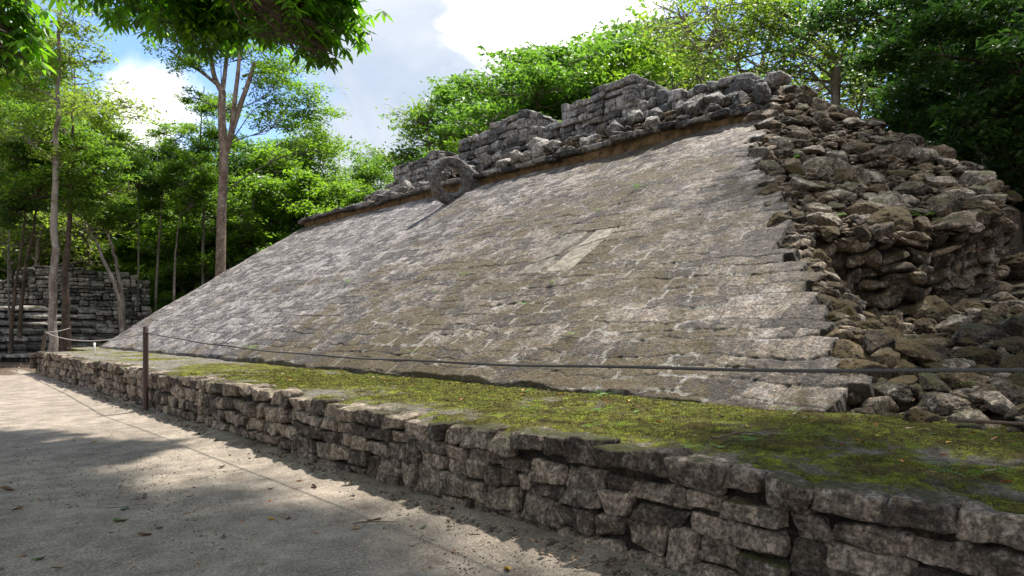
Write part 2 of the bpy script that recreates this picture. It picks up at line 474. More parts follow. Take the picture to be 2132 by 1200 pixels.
def mat_leaf(name, c, tr, var=.35, rough=.45, trans=.45):
    m, t, b = new_mat(name)
    P = t.new('ShaderNodeNewGeometry').outputs['Position']
    r = t.attr('rnd')
    n = t.noise(P, .55, 3, .6)
    f = t.math('ADD', t.math('MULTIPLY', r, .6), t.math('MULTIPLY', n, .5))
    f = t.ramp(f, .2, .85, 0, 1)
    c0 = tuple(x * (1 - var) for x in c); c1 = (c[0] * (1 + var * 1.6), c[1] * (1 + var), c[2] * (1 + var * .4))
    t0 = tuple(x * (1 - var) for x in tr); t1 = (tr[0] * (1 + var * 1.2), tr[1] * (1 + var * .8), tr[2])
    t._in(b.inputs['Base Color'], t.mix(f, c0, c1))
    b.inputs['Roughness'].default_value = rough
    b.inputs['Specular IOR Level'].default_value = .5
    tl = t.new('ShaderNodeBsdfTranslucent'); t._in(tl.inputs['Color'], t.mix(f, t0, t1))
    mx = t.new('ShaderNodeMixShader'); mx.inputs[0].default_value = trans
    out = m.node_tree.nodes['Material Output']
    t.l.new(b.outputs[0], mx.inputs[1]); t.l.new(tl.outputs[0], mx.inputs[2]); t.l.new(mx.outputs[0], out.inputs['Surface'])
    return m
M['leaf_mid'] = mat_leaf('leaf_mid', (.085, .165, .026), (.23, .45, .035))
M['leaf_bright'] = mat_leaf('leaf_bright', (.085, .185, .016), (.26, .50, .03), trans=.5)
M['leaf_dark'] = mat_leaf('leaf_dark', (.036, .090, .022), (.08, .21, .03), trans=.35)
M['leaf_over'] = mat_leaf('leaf_over', (.042, .115, .012), (.20, .50, .02), rough=.35, trans=.55, var=.5)
M['leaf_pale'] = mat_leaf('leaf_pale', (.13, .22, .035), (.32, .50, .05), trans=.45)
M['leaf_acacia'] = mat_leaf('leaf_acacia', (.075, .18, .03), (.19, .42, .04), trans=.42)
M['leaf_fern'] = mat_leaf('leaf_fern', (.09, .22, .02), (.2, .5, .03), trans=.4)

def mat_bark(name, a, b_, c):
    m, t, b = new_mat(name)
    P = t.new('ShaderNodeNewGeometry').outputs['Position']
    Q = t.vmath('MULTIPLY', P, (1, 1, .45))
    n1 = t.noise(Q, 3, 6, .65); n2 = t.noise(Q, 16, 7, .7)
    col = t.mix(t.ramp(n1, .38, .62), a, b_)
    col = t.mix(t.math('MULTIPLY', t.ramp(t.noise(P, 7, 6, .7), .54, .64), .8), col, c)
    t._in(b.inputs['Base Color'], col); b.inputs['Roughness'].default_value = .85
    t.l.new(t.bump(n2, .7, .03), b.inputs['Normal']); return m
M['bark_pale'] = mat_bark('bark_pale', (.16, .12, .09), (.30, .26, .22), (.44, .42, .39))
M['bark_grey'] = mat_bark('bark_grey', (.09, .08, .065), (.20, .18, .15), (.33, .31, .28))
M['bark_red'] = mat_bark('bark_red', (.17, .105, .075), (.33, .25, .20), (.55, .52, .48))
M['bark_dark'] = mat_bark('bark_dark', (.045, .030, .020), (.10, .065, .042), (.16, .13, .10))

def mat_plain(name, c, rough=.8, bump=0.0, metal=0.0, scale=30):
    m, t, b = new_mat(name)
    P = t.new('ShaderNodeNewGeometry').outputs['Position']
    n = t.noise(P, scale, 5, .65)
    t._in(b.inputs['Base Color'], t.mix(t.ramp(n, .3, .7), tuple(x * .65 for x in c), tuple(x * 1.25 for x in c)))
    b.inputs['Roughness'].default_value = rough; b.inputs['Metallic'].default_value = metal
    if bump: t.l.new(t.bump(n, bump, .004), b.inputs['Normal'])
    return m
M['post'] = mat_plain('rusty_dark_post', (.060, .032, .024), .6, .5)
M['wood'] = mat_plain('weathered_wood', (.09, .065, .045), .9, .5)
M['white'] = mat_plain('white_paint', (.6, .58, .55), .7, .2)
M['rope'] = mat_plain('rope_fibre', (.085, .078, .075), .8, .3, scale=120)
M['rope_pale'] = mat_plain('rope_fibre_pale', (.32, .29, .26), .8, .3, scale=120)
M['dead_brown'] = mat_plain('dead_leaf_brown', (.13, .065, .03), .6, scale=40)
M['dead_tan'] = mat_plain('dead_leaf_tan', (.33, .22, .12), .7, scale=40)
M['dead_yellow'] = mat_plain('dead_leaf_yellow', (.55, .33, .02), .6, scale=40)
M['dead_green'] = mat_plain('fallen_leaf_green', (.07, .11, .03), .6, scale=40)
M['dead_orange'] = mat_plain('dead_leaf_orange', (.38, .12, .03), .6, scale=40)
M['twig'] = mat_plain('twig_bark', (.12, .085, .06), .85, .3, scale=40)

# ------------------------------------------------------------------ geometry constants of the ruin
TAN = math.tan(math.radians(33)); X0 = 5.70; Z0 = 0.74; XT = 13.62; YF = 28.6
WX = 3.40
EDGE = np.array([(5.2, 2.15), (5.75, 2.2), (6.1, 2.26), (6.45, 2.72), (7.1, 2.9), (7.5, 3.45), (8.36, 3.9), (9.44, 4.6), (10.5, 5.3), (12.3, 6.4), (13.55, 6.9), (14.5, 7.1), (16, 7.6), (20, 8)])
def ye(x): return np.interp(x, EDGE[:, 0], EDGE[:, 1])
def plane(x): return Z0 + (x - X0) * TAN

# ---- ground (one sheet to the horizon) and path
def ground():
    g = np.concatenate([-np.geomspace(900, 30, 12), np.linspace(-25, 60, 110), np.geomspace(66, 900, 12)])
    X, Y = np.meshgrid(g, g, indexing='ij')
    Z = -0.03 + 0.04 * fbm(X * .4, Y * .4, 0.0, 3) * np.clip((np.hypot(X - 1, Y - 8) - 3) / 8, 0, 1) - 0.02
    Z = Z + sstep(32, 60, Y) * .6 + sstep(24, 60, X) * 1.0
    me = mesh('ground', np.stack([X, Y, Z], -1).reshape(-1, 3), grid_faces(len(g), len(g)), M['forest'])
    tag(put('ground', me), kind='structure')
ground()
def path():
    xs = np.concatenate([np.linspace(-9, -1, 40), np.linspace(-.97, 3.55, 150)])
    ys = np.concatenate([np.linspace(-8, .4, 30), np.linspace(.44, 12, 330), np.linspace(12.1, 33, 150)])
    X, Y = np.meshgrid(xs, ys, indexing='ij')
    Z = 0.008 * fbm(X * 2.2, Y * 2.2, 1.0, 5, .6) + .015 * fbm(X * .5, Y * .5, 3.0, 2)
    # debris banked up against the foot of the wall
    Z += .045 * sstep(2.85, 3.4, X + .2 * fbm(X * 1.5, Y * 1.5, 9.0, 3)) * (1 + .6 * fbm(X * 6, Y * 6, 2.0, 4))
    ex = 2.6 - sstep(20, 30, Y) * 1.0
    Z += -0.08 * sstep(25.3 , 27.0, Y + .5 * fbm(X, Y, 5.0, 3)) * sstep(-3, 1.5, X) - .1 * sstep(29, 31, Y)
    moss = sstep(2.9, 3.45, X + .3 * fbm(X * 1.2, Y * 1.2, 7.0, 3)) * .5
    me = mesh('path', np.stack([X, Y, Z + .012], -1).reshape(-1, 3), grid_faces(len(xs), len(ys)), M['path'], {'moss': moss.ravel()})
    tag(put('path', me), kind='structure')
path()

# ------------------------------------------------------------------ the ball court ruin
court = root('ball_court_wall', (9.5, 15, 0), 'long ruined stone ball court side with a steep sloping paved face and rubble crest', 'ruin')
OFF = np.array([9.5, 15, 0])
def cput(name, me):
    o = put(name, me, court); o.location = (-9.5, -15, 0); return o
def pave_pattern(u, v, umax, vmax, seed, rmin=.17, rmax=.34, wmin=.20, wmax=.60):
    """u along the course, v across; returns id noise, edge distance, row height offset, cell centre"""
    r = np.random.default_rng(seed)
    uw = u + .11 * fbm(u * 1.9, v * 1.9, seed, 3) + .022 * fbm(u * 12, v * 12, seed + 3, 3)
    vw = v + .16 * fbm(u * .8, v * .9, seed + 9, 3) + .05 * fbm(u * 3.5, v * 3.5, seed + 19, 2) + .016 * fbm(u * 12, v * 12, seed + 5, 3)
    rows = [-.3]
    while rows[-1] < vmax + .4: rows.append(rows[-1] + r.uniform(rmin, rmax))
    rows = np.array(rows)
    ri = np.clip(np.searchsorted(rows, vw) - 1, 0, len(rows) - 2)
    rid = np.zeros_like(u); edge = np.zeros_like(u); cu = np.zeros_like(u); hh = np.zeros_like(u)
    for k in range(len(rows) - 1):
        m = ri == k
        cuts = [-.6 - r.uniform(0, .5)]
        while cuts[-1] < umax + .8: cuts.append(cuts[-1] + r.uniform(wmin, wmax) * (rows[k + 1] - rows[k]) / .24)
        cuts = np.array(cuts); rr = r.random(len(cuts)); h2 = r.uniform(-1, 1, len(cuts)); tl = r.uniform(-1, 1, (len(cuts), 2))
        if not m.any(): continue
        uu = uw[m]; vv = vw[m]
        ci = np.clip(np.searchsorted(cuts, uu) - 1, 0, len(cuts) - 2)
        uu0 = uu; du = np.minimum(uu - cuts[ci], cuts[ci + 1] - uu); dv = np.minimum(vv - rows[k], rows[k + 1] - vv)
        a = np.maximum(.05 - du, 0); b = np.maximum(.05 - dv, 0)
        edge[m] = np.maximum(.05 - np.hypot(a, b), 0)
        rid[m] = rr[ci]; cu[m] = (cuts[ci] + cuts[ci + 1]) / 2
        fu = (uu - cuts[ci]) / (cuts[ci + 1] - cuts[ci]) - .5; fv = (vv - rows[k]) / (rows[k + 1] - rows[k]) - .5
        hh[m] = h2[ci] * .6 + tl[ci, 0] * fu * .7 + tl[ci, 1] * fv * .7 - .25 * fv
    cv = (rows[ri] + rows[ri + 1]) / 2
    return rid, edge, hh, cu, cv
def slope():
    L = (XT - X0) / math.cos(math.radians(33))
    ys = [1.4]
    while ys[-1] < YF: ys.append(ys[-1] + .013 + .0016 * max(0, ys[-1] - 2))
    ys = np.array(ys); ys[-1] = YF
    v = [-.12]
    while v[-1] < L: v.append(v[-1] + .014 + .0009 * max(0, v[-1]))
    v = np.array(v)
    Vv, Y = np.meshgrid(v, ys, indexing='ij')
    rid, edge, hh, cu, cv = pave_pattern(Y, Vv, 30, L, 11)
    c = math.cos(math.radians(33)); s_ = math.sin(math.radians(33))
    # which stones survive at the broken edge
    cx = X0 + cv * c
    gone = cu < ye(cx) - .05
    e = np.clip(edge / .05, 0, 1)
    big = .055 * fbm(Y * .35, Vv * .45, 2.0, 3) + .02 * fbm(Y * 1.3, Vv * 1.3, 5.0, 3)
    # long vertical hollow folds down the face, as the old wall has settled
    dep = .003 + .013 * sstep(-.25, .35, fbm(Y * 1.1, Vv * 1.1, 51.0, 4))
    h = big + dep * sstep(0, .5, e) + .008 * hh +   .018 * fbm(Y * 6, Vv * 6, 8.0, 5, .68) + .007 * fbm(Y * 34, Vv * 34, 1.0, 3)
    mort = .36 + .20 * fbm(Y * .8, Vv * .9, 21.0, 4) + .62 * fbm(Y * 5, Vv * 5, 22.0, 4, .65)
    right = sstep(9, 4, Y - Vv * .25)
    mort = mort + .08 * right - 1.2 * sstep(.55, .1, cu - ye(cx))
    h = h + .012 * (1 - e) * sstep(.5, .75, mort)
    moss = .46 + .62 * fbm(Y * .7, Vv * 1.1, 33.0, 5, .65) + .34 * fbm(Y * 3, Vv * 3, 34.0, 3)
    moss = moss + .34 * (rid - .6) + .16 * sstep(1.6, 0, Vv) - .25 * sstep(12, 18, Y) + .12 * sstep(13.0, 7.0, Y) * sstep(5, 2, np.abs(Vv - 4.2)) - .2 * sstep(5.5, 2, Y - Vv * .5)
    # the panel bed
    pm = (Y > 7.55) & (Y < 9.0) & (Vv > (8.25 - X0) / c) & (Vv < (9.6 - X0) / c)
    h = np.where(pm, h.mean() - .02, h)
    # broken lower edge of the face
    low = sstep(.12, -.02, Vv + .10 * fbm(Y * 1.7, 0.0 * Y, 4.0, 3))
    h = h - .16 * low
    h = np.where(gone, h - .24 + .07 * fbm(Y * 4, Vv * 4, 3.0, 4), h)
    keep = ~((Y < ye(X0 + Vv * c) - .22) & gone)
    dil = gone.copy()
    for _ in range(2):
        d2 = dil.copy(); d2[1:] |= dil[:-1]; d2[:-1] |= dil[1:]; d2[:, 1:] |= dil[:, :-1]; d2[:, :-1] |= dil[:, 1:]; dil = d2
    X = X0 + Vv * c - h * s_; Z = Z0 + Vv * s_ + h * c
    F = grid_faces(len(v), len(ys))
    kf = keep.ravel()[F].all(1)
    F = F[kf][:, ::-1]
    used = np.zeros(X.size, bool); used[F.ravel()] = True
    re = np.cumsum(used) - 1
    P = np.stack([X, Y, Z], -1).reshape(-1, 3)[used]
    at = {'rnd': rid.ravel()[used], 'edge': e.ravel()[used], 'mortar': mort.ravel()[used], 'moss': moss.ravel()[used], 'earth': np.where(gone, 1.0, dil * .5).ravel()[used]}
    o = cput('sloping_face', mesh('sloping_face', P, re[F], M['slope'], at))
    # inset carved panel
    a = np.linspace(0, 1, 90); b = np.linspace(0, 1, 80)
    A, B = np.meshgrid(a, b, indexing='ij')
    xx = 8.27 + A * 1.34; yy = 7.58 + B * 1.28 + .04 * fbm(A * 5, B * 5, 1.0, 3)
    ex = np.minimum(np.minimum(A, 1 - A), np.minimum(B, 1 - B))
    hh2 = -.012 + .022 * sstep(0, .035, ex) + .012 * fbm(A * 6, B * 6, 3.0, 5, .6)
    crk = np.abs(B - .48 - .06 * fbm(A * 3, A * 0, 5.0, 3)); hh2 = hh2 - .06 * sstep(.10, .05, crk) * sstep(.0, .1, A)
    cr2 = np.abs(A - .62 + .5 * (B - .2) - .04 * fbm(B * 4, B * 0, 6.0, 3)); hh2 = hh2 - .02 * sstep(.02, .008, cr2)
    off = hh2 + .0
    P = np.stack([xx - off * s_, yy, plane(xx) + off * c], -1).reshape(-1, 3)
    p = put('stone_panel', mesh('stone_panel', P, grid_faces(90, 80)[:, ::-1], M['panel'], {'rnd': (1 - B).ravel()}), o)
    p['label'] = 'smooth pale rectangular slab set into the slope, cracked down its middle'
    # the far side of the mass: a plain body under face and crest so nothing is hollow
    return o
slope()

def body():
    # core of the mound behind the face: far end, top and back, seen only from the side
    xs = np.linspace(5.9, 24, 60); ys = np.linspace(6.6, YF - .05, 50)
    V = []; F = []
    prof = [(5.75, .3), (13.7, 5.75), (14.6, 6.3), (16.0, 6.9), (19.5, 6.9), (23.5, 0)]
    yv = np.linspace(7.4, YF - .04, 40)
    P = []
    for y in yv:
        for (x, z) in prof: P.append((x, y, z - .25 + .1 * random.uniform(-1, 1) * (z > 6)))
    k = len(prof); F = grid_faces(len(yv), k)
    n = len(P); P = np.array(P)
    capn = []
    P = np.vstack([P, [(x, YF - .04, -.2) for (x, z) in prof], [(x, 7.4, -.2) for (x, z) in prof]])
    base = (len(yv) - 1) * k
    for i in range(k - 1):
        capn.append((base + i, base + i + 1, n + i + 1, n + i))
        capn.append((i + 1, i, n + k + i, n + k + i + 1))
    me = mesh('rubble_body', P, [np.vstack([F, np.array(capn)])], M['smallrock'], {'rnd': np.full(len(P), .3)}, smooth=False)
    cput('rubble_body', me)
body()

def cornice():
    # ochre mortar bed under the projecting course
    ys = np.linspace(7.0, YF - .1, 500); vs = np.linspace(0, 1, 10)
    Vv, Y = np.meshgrid(vs, ys, indexing='ij')
    X = 13.78 + .04 * fbm(Y * 1.4, Vv * 2, 1.0, 5, .6) - .05 * Vv; Z = 5.84 + Vv * .34
    cput('mortar_bed', mesh('mortar_bed', np.stack([X, Y, Z], -1).reshape(-1, 3), grid_faces(10, 500), M['strip']))
    st = Stones(); y = 7.05
    while y < YF:
        w = rng.uniform(.35, .85)
        st.add((13.90 + rng.uniform(-.06, .05), y + w / 2, 6.20 + .03 * math.sin(y * .8) + rng.uniform(-.015, .015)), (.38 + rng.uniform(-.05, .05), w / 2 + .03, .075), n=9, r=.7, jit=.35, amp=.055, freq=4.5, gap=.0)
        y += w
    o = st.build('cornice', M['cornice'], court); o.location = -Vector(OFF)
cornice()

# masonry packer: irregular courses of roughly squared stone
def pack(st, L, heights, mapper, depth=.2, wscale=1.0, n=6, amp=.018, topfn=None, u0=0.0, cap=False, r=.42, gap=.008, jit=.2, freq=6.0, band=.30, square=False):
    v = 0.0
    H = heights
    while v < H - .04:
        bh = min(band * rng.uniform(.8, 1.2), H - v)
        if H - v - bh < .07: bh = H - v
        u = u0 - rng.uniform(0, .2)
        while u < L:
            w = (rng.uniform(.15, .33) if square else rng.uniform(.16, .46)) * wscale
            if L - u - w < .1: w = L - u
            uc = u + w / 2
            def blk(ua, ub, va, vb):
                if topfn is not None and (va + vb) / 2 > topfn((ua + ub) / 2): return
                dd = depth * rng.uniform(.85, 1.1)
                st.add(((ua + ub) / 2, (va + vb) / 2, -dd + rng.uniform(-.018, .022)), ((ub - ua) / 2, (vb - va) / 2, dd), n=n, r=r, jit=jit, amp=amp, gap=gap, mapper=mapper, freq=freq)
            t = rng.random(); jv = lambda f: v + bh * f
            if square and bh >= .2:
                if t < .13 and w < .26: blk(u, u + w, v, v + bh)
                elif t < .84:
                    f = rng.uniform(.42, .58); blk(u, u + w, v, jv(f)); blk(u, u + w, jv(f), v + bh)
                elif t < .93:
                    f = rng.uniform(.45, .6); m = u + w * rng.uniform(.4, .6)
                    blk(u, m, v, jv(f)); blk(m, u + w, v, jv(f)); blk(u, u + w, jv(f), v + bh)
                else:
                    f = rng.uniform(.24, .32); blk(u, u + w, v, jv(.36)); blk(u, u + w, jv(.36), jv(.36 + f * .6)); blk(u, u + w, jv(.36 + f * .6), v + bh)
            elif bh < .2: blk(u, u + w, v, v + bh)
            elif t < .16 and w < .34 * wscale: blk(u, u + w, v, v + bh)
            elif t < .62:
                f = rng.uniform(.38, .62); blk(u, u + w, v, jv(f)); blk(u, u + w, jv(f), v + bh)
            elif t < .8:
                f = rng.uniform(.4, .6); m = u + w * rng.uniform(.35, .65)
                blk(u, m, v, jv(f)); blk(m, u + w, v, jv(f)); blk(u, u + w, jv(f), v + bh)
            elif t < .93:
                f = rng.uniform(.4, .6); m = u + w * rng.uniform(.35, .65)
                blk(u, u + w, v, jv(f)); blk(u, m, jv(f), v + bh); blk(m, u + w, jv(f), v + bh)
            else:
                f = rng.uniform(.70, .8); blk(u, u + w, v, jv(f)); blk(u, u + w, jv(f), v + bh)
            u += w
        v += bh

def backing(name, quads, parent, mat):
    V = []; F = []
    for q in quads:
        F.append([len(V) + i for i in range(4)]); V += list(q)
    o = put(name, mesh(name, V, np.array(F), mat, {'rnd': np.full(len(V), .3)}, smooth=False), parent)
    return o

def upper_wall():
    st = Stones()
    tops = [(7.3, 7.15), (8.2, 7.45), (9.2, 7.55), (13, 7.68), (16, 7.6), (19.5, 7.5), (21.5, 7.35), (22.9, 7.2), (24.9, 6.95), (28.4, 6.42)]
    ty = [a for a, b in tops]; tz = [b for a, b in tops]
    X = lambda v: 14.72 + .12 * v
    def mp(P):
        u, v, w = P[:, 0], P[:, 1], P[:, 2]
        y = 7.4 + u; bat = .15 * v
        return np.stack([14.66 + bat - w, y, 6.22 + v + .03 * noise3(y * .7, 0, 0)], -1)
    pack(st, 21.0, 1.5, mp, depth=.22, wscale=1.5, n=6, amp=.035, topfn=lambda u: np.interp(7.4 + u, ty, tz) - 6.22, r=.6, jit=.45, band=.50)
    o = st.build('upper_wall', M['upper'], court); o.location = -Vector(OFF)
    b = backing('wall_core', [[(14.85, 7.4, 6.0), (14.85, YF - .2, 6.0), (14.92, YF - .2, 6.35), (14.92, 7.4, 7.0)],
                              [(14.92, 7.4, 7.0), (14.92, YF - .2, 6.35), (16.4, YF - .2, 6.35), (16.4, 7.4, 7.0)],
                              [(14.9, 7.6, 6.9), (14.9, 24.0, 6.7), (14.93, 21.0, 7.25), (14.93, 8.4, 7.32)],
                              [(14.93, 8.4, 7.32), (14.93, 21.0, 7.25), (16.2, 21.0, 7.2), (16.2, 8.4, 7.3)]], court, M['wallback'])
    b.location = -Vector(OFF)
    # the three taller masonry stubs on the crest
    for (y0, y1, zb, zt, depthx, stepdown, lab) in (
            (11.15, 13.74, 7.45, 8.32, 1.5, (12.8, .22), 'tallest pale masonry stub on the crest, nearest the rubble end'),
            (15.2, 18.75, 7.35, 8.32, 1.5, (17.0, .30), 'middle stepped masonry stub on the crest'),
            (19.9, 22.9, 7.1, 7.95, 1.2, (20.9, .12), 'low masonry stub on the crest above and left of the ring')):
        s2 = Stones()
        sd = stepdown
        def mpf(P): return np.stack([14.78 - P[:, 2] + .06 * P[:, 1], y1 - P[:, 0], zb + P[:, 1]], -1)
        pack(s2, y1 - y0, zt - zb, mpf, depth=.2, wscale=1.5, n=7, amp=.03, topfn=lambda u: (zt - zb) - (sd[1] if (y1 - u) > sd[0] else 0) + .0, r=.42, jit=.4, band=.46)
        def mps(P): return np.stack([14.82 + P[:, 0], y0 + .04 + P[:, 2] * -1 + .0, zb + P[:, 1]], -1)
        pack(s2, depthx, zt - zb, mps, depth=.2, wscale=1.4, n=7, amp=.03, r=.42, jit=.4, band=.46)
        o = s2.build('masonry_stub', M['upper'], court); o.location = -Vector(OFF); o['label'] = lab
        t1 = zt - .16; t2 = zt - sd[1] - .16; xa, xb = 14.95, 14.8 + depthx
        q = []
        for (ya, yb, z) in ((y0 + .15, sd[0], t1), (sd[0], y1 - .1, t2)):
            q += [[(xa, ya, zb - .4), (xa, yb, zb - .4), (xa, yb, z), (xa, ya, z)], [(xa, ya, z), (xa, yb, z), (xb, yb, z), (xb, ya, z)],
                  [(xb, ya, zb - .4), (xb, ya, z), (xb, yb, z), (xb, yb, zb - .4)], [(xa, ya, zb - .4), (xa, ya, z), (xb, ya, z), (xb, ya, zb - .4)]]
        bb = backing('stub_core', q, o, M['wallback'])
upper_wall()

# ---- collapsed near end: height function of the rubble
WALLP = np.array([(8.95, 4.15), (9.35, 3.55), (9.9, 3.0), (10.7, 2.55), (11.8, 2.32), (12.8, 2.5), (13.8, 2.95), (15.2, 3.0)])
def wall_y(x): return np.interp(x, WALLP[:, 0], WALLP[:, 1])
def H_low(x, y):
    base = .77 + np.clip(x - 5.9, 0, None) * .215
    t = sstep(1.2, -.1, ye(x) - y) * sstep(8.9, 7.0, x)
    base = base + (np.minimum(plane(x) - .22, base + 1.5) - base) * sstep(1.4, 0.0, ye(x) - y) * sstep(10.4, 9.6, x)
    return base + .05 * fbm(x * 1.4, y * 1.4, 3.0, 4)
def H_up(x, y):
    a = plane(np.minimum(x, 15.6)) - .14 - .40 * np.clip(ye(x) - y, 0, None)
    b = 3.65 + (y - 2.76) * .76 + .10 * (15.5 - x) * (x < 15.5)
    z = np.minimum(a, b)
    z = np.minimum(z, 7.15)
    return z + .09 * fbm(x * .9, y * .9, 13.0, 4)
def Hr(x, y):
    up = (x > 9.15) & (y > wall_y(x - .2) + .22)
    return np.where(up, H_up(x, y), H_low(x, y))
def rubble_end():
    xs = np.linspace(5.6, 19, 300); ys = np.linspace(-4, 9.2, 290)
    X, Y = np.meshgrid(xs, ys, indexing='ij')
    Z = Hr(X, Y) - .06 + .03 * fbm(X * 5, Y * 5, 3.0, 4)
    # dive under the paved face and the crest
    Z = np.where(Y > ye(X) + .05, np.minimum(Z, plane(X) - .35), Z)
    Z = np.where((X > 14.0) & (Y > 7.6), np.minimum(Z, 7.0), Z)
    Z = Z - .0
    r = np.clip(.35 + .3 * fbm(X * 2, Y * 2, 1.0, 3), 0, 1)
    cput('rubble_core', mesh('rubble_core', np.stack([X, Y, Z], -1).reshape(-1, 3), grid_faces(300, 290), M['litter'], {'rnd': r.ravel()}))
def mat_litter():
    m, t, b = new_mat('leaf_litter_earth')
    P = t.new('ShaderNodeNewGeometry').outputs['Position']
    n2 = t.noise(P, 3, 6, .65); n3 = t.noise(P, 30, 6, .75)
    v = t.voro(P, 22, out='Color'); sv = t.new('ShaderNodeSeparateXYZ'); t.l.new(v, sv.inputs[0])
    col = t.mix(t.ramp(n3, .38, .62), (.022, .016, .010), (.10, .07, .045))
    col = t.mix(t.math('MULTIPLY', t.ramp(sv.outputs[0], .72, .8), .7), col, (.22, .12, .065))
    col = t.mix(t.math('MULTIPLY', t.ramp(n2, .55, .66), .7), col, (.05, .05, .012))
    t._in(b.inputs['Base Color'], col); b.inputs['Roughness'].default_value = .95
    t.l.new(t.bump(t.math('ADD', n3, t.math('MULTIPLY', sv.outputs[1], .5)), 1.0, .04), b.inputs['Normal']); return m
M['litter'] = mat_litter()
rubble_end()

def inner_wall():
    # old rounded core wall laid bare in the collapsed end
    pts = [(9.05, 4.1), (9.4, 3.45), (9.9, 2.95), (10.7, 2.5), (11.8, 2.27), (12.8, 2.45), (13.8, 2.9), (16.2, 3.1)]
    P = np.array(pts); seg = np.linalg.norm(np.diff(P, axis=0), axis=1); S_ = np.concatenate([[0], np.cumsum(seg)])
    L = S_[-1]
    def mp(Q):
        u, v, w = Q[:, 0], Q[:, 1], Q[:, 2]
        x = np.interp(u, S_, P[:, 0]); y = np.interp(u, S_, P[:, 1])
        x2 = np.interp(u + .15, S_, P[:, 0]); y2 = np.interp(u + .15, S_, P[:, 1]); x1 = np.interp(u - .15, S_, P[:, 0]); y1 = np.interp(u - .15, S_, P[:, 1])
        tx, ty = x2 - x1, y2 - y1; l = np.hypot(tx, ty) + 1e-6; nx, ny = ty / l, -tx / l
        zb = .77 + np.clip(x - 5.9, 0, None) * .215 - .12
        off = w + .22 * noise3(u * 1.3, v * 1.6, 5.0) + .10 * noise3(u * 4, v * 4, 6.0) - .12 * v
        return np.stack([x + nx * off, y + ny * off, zb + v + .09 * noise3(u * 2.2, v * 1.5, 8.0)], -1)
    st = Stones()
    pack(st, L, 1.35, mp, depth=.26, wscale=1.05, n=10, amp=.055, r=.8, jit=.85, gap=.016, freq=5, band=.36, topfn=lambda u: 1.3 - .10 * max(0, u - 3.6) + .1 * math.sin(u * 3))
    o = st.build('inner_core_wall', M['rockw'], court); o.location = -Vector(OFF)
    o['label'] = 'curved dry wall of rounded stones laid bare in the collapsed end'
    us = np.linspace(0, L, 60); g = [mp(np.stack([us, np.full(60, v), np.full(60, -.22)], -1)) for v in (0, .5, 1.0)]
    V = np.concatenate(g); F = grid_faces(3, 60)
    b = put('core_backing', mesh('core_backing', V, F, M['wallback'], {'rnd': np.full(len(V), .3)}), o)
M['rockw'] = mat_stone('core_wall_stone', dark=(.055, .037, .022), light=(.35, .275, .19), moss=0.42, black=0.68, pale=.25, mossc=(.075, .06, .012))
inner_wall()

# ------------------------------------------------------------------ rocks
def ico(n):
    bm = bmesh.new(); bmesh.ops.create_icosphere(bm, subdivisions=n, radius=1)
    V = np.array([v.co[:] for v in bm.verts]); F = np.array([[v.index for v in f.verts] for f in bm.faces]); bm.free()
    return V, F
ICO4 = ico(5); ICO2 = ico(3)
def rock_shape(r, T, flat=.6, k=15, noise=.05):
    D = T
    N = r.normal(size=(k, 3)); N /= np.linalg.norm(N, axis=1, keepdims=True)
    d = r.uniform(.62, 1.0, k)
    dots = D @ N.T
    rad = np.where(dots > .05, d / np.maximum(dots, .05), 9.0)
    p = 34.0
    rr = (np.sum(rad ** -p, axis=1) + 1.15 ** -p) ** (-1 / p)
    sd = r.uniform(0, 100, 3)
    P = D * rr[:, None]
    n = fbm(P[:, 0] * 2 + sd[0], P[:, 1] * 2 + sd[1], P[:, 2] * 2 + sd[2], 5, .6)
    n2 = np.abs(fbm(P[:, 0] * 5 + sd[1], P[:, 1] * 5 + sd[2], P[:, 2] * 5 + sd[0], 3, .6))
    n3 = fbm(P[:, 0] * 14 + sd[2], P[:, 1] * 14 + sd[0], P[:, 2] * 14 + sd[1], 3, .6)
    P = P * (1 + noise * 2.0 * n - noise * 1.8 * n2 + noise * .35 * n3)[:, None]
    return P * np.array([1.0, r.uniform(.62, .95), r.uniform(flat * .75, flat * 1.15)])
rr_ = np.random.default_rng(3)
PROTO = [mesh('rock', rock_shape(rr_, ICO4[0], flat=rr_.uniform(.45, .8), noise=.075), ICO4[1], M['rock']) for _ in range(12)]
PROTOM = [mesh('rock_mossy', rock_shape(rr_, ICO4[0], flat=rr_.uniform(.45, .75), noise=.075), ICO4[1], M['rockmoss']) for _ in range(8)]
PROTOC = [mesh('rock_grey', rock_shape(rr_, ICO4[0], flat=rr_.uniform(.5, .8), noise=.075), ICO4[1], M['upper_o']) for _ in range(8)]
SMALL = [rock_shape(rr_, ICO2[0], flat=.65) for _ in range(8)]

def slope_normal(fn, x, y):
    e = .1
    return Vector((-(fn(x + e, y) - fn(x - e, y)) / (2 * e), -(fn(x, y + e) - fn(x, y - e)) / (2 * e), 1)).normalized()
CAMF = np.array([math.sin(YAW), math.cos(YAW)])
placed = []      # x,y,r
def try_place(x, y, r, k=.78):
    for (a, b, c) in placed:
        if (a - x) ** 2 + (b - y) ** 2 < ((r + c) * k) ** 2: return False
    placed.append((x, y, r)); return True
rocks = []
rq = np.random.default_rng(12)
def inframe(x, y, m=0.0):
    d = x * CAMF[0] + y * CAMF[1]; s = x * CAMF[1] - y * CAMF[0]
    return abs(s / d) < .78 + m
def scatter(n, region, rad, fn, lift=.25, moss=.5, k=.78, zone='end'):
    c = 0
    for _ in range(n * 30):
        if c >= n: break
        x, y = region(); r = rad()
        if not inframe(x, y): continue
        if not try_place(x, y, r, k): continue
        rocks.append((x, y, float(fn(x, y)) + r * lift, r, moss, zone)); c += 1
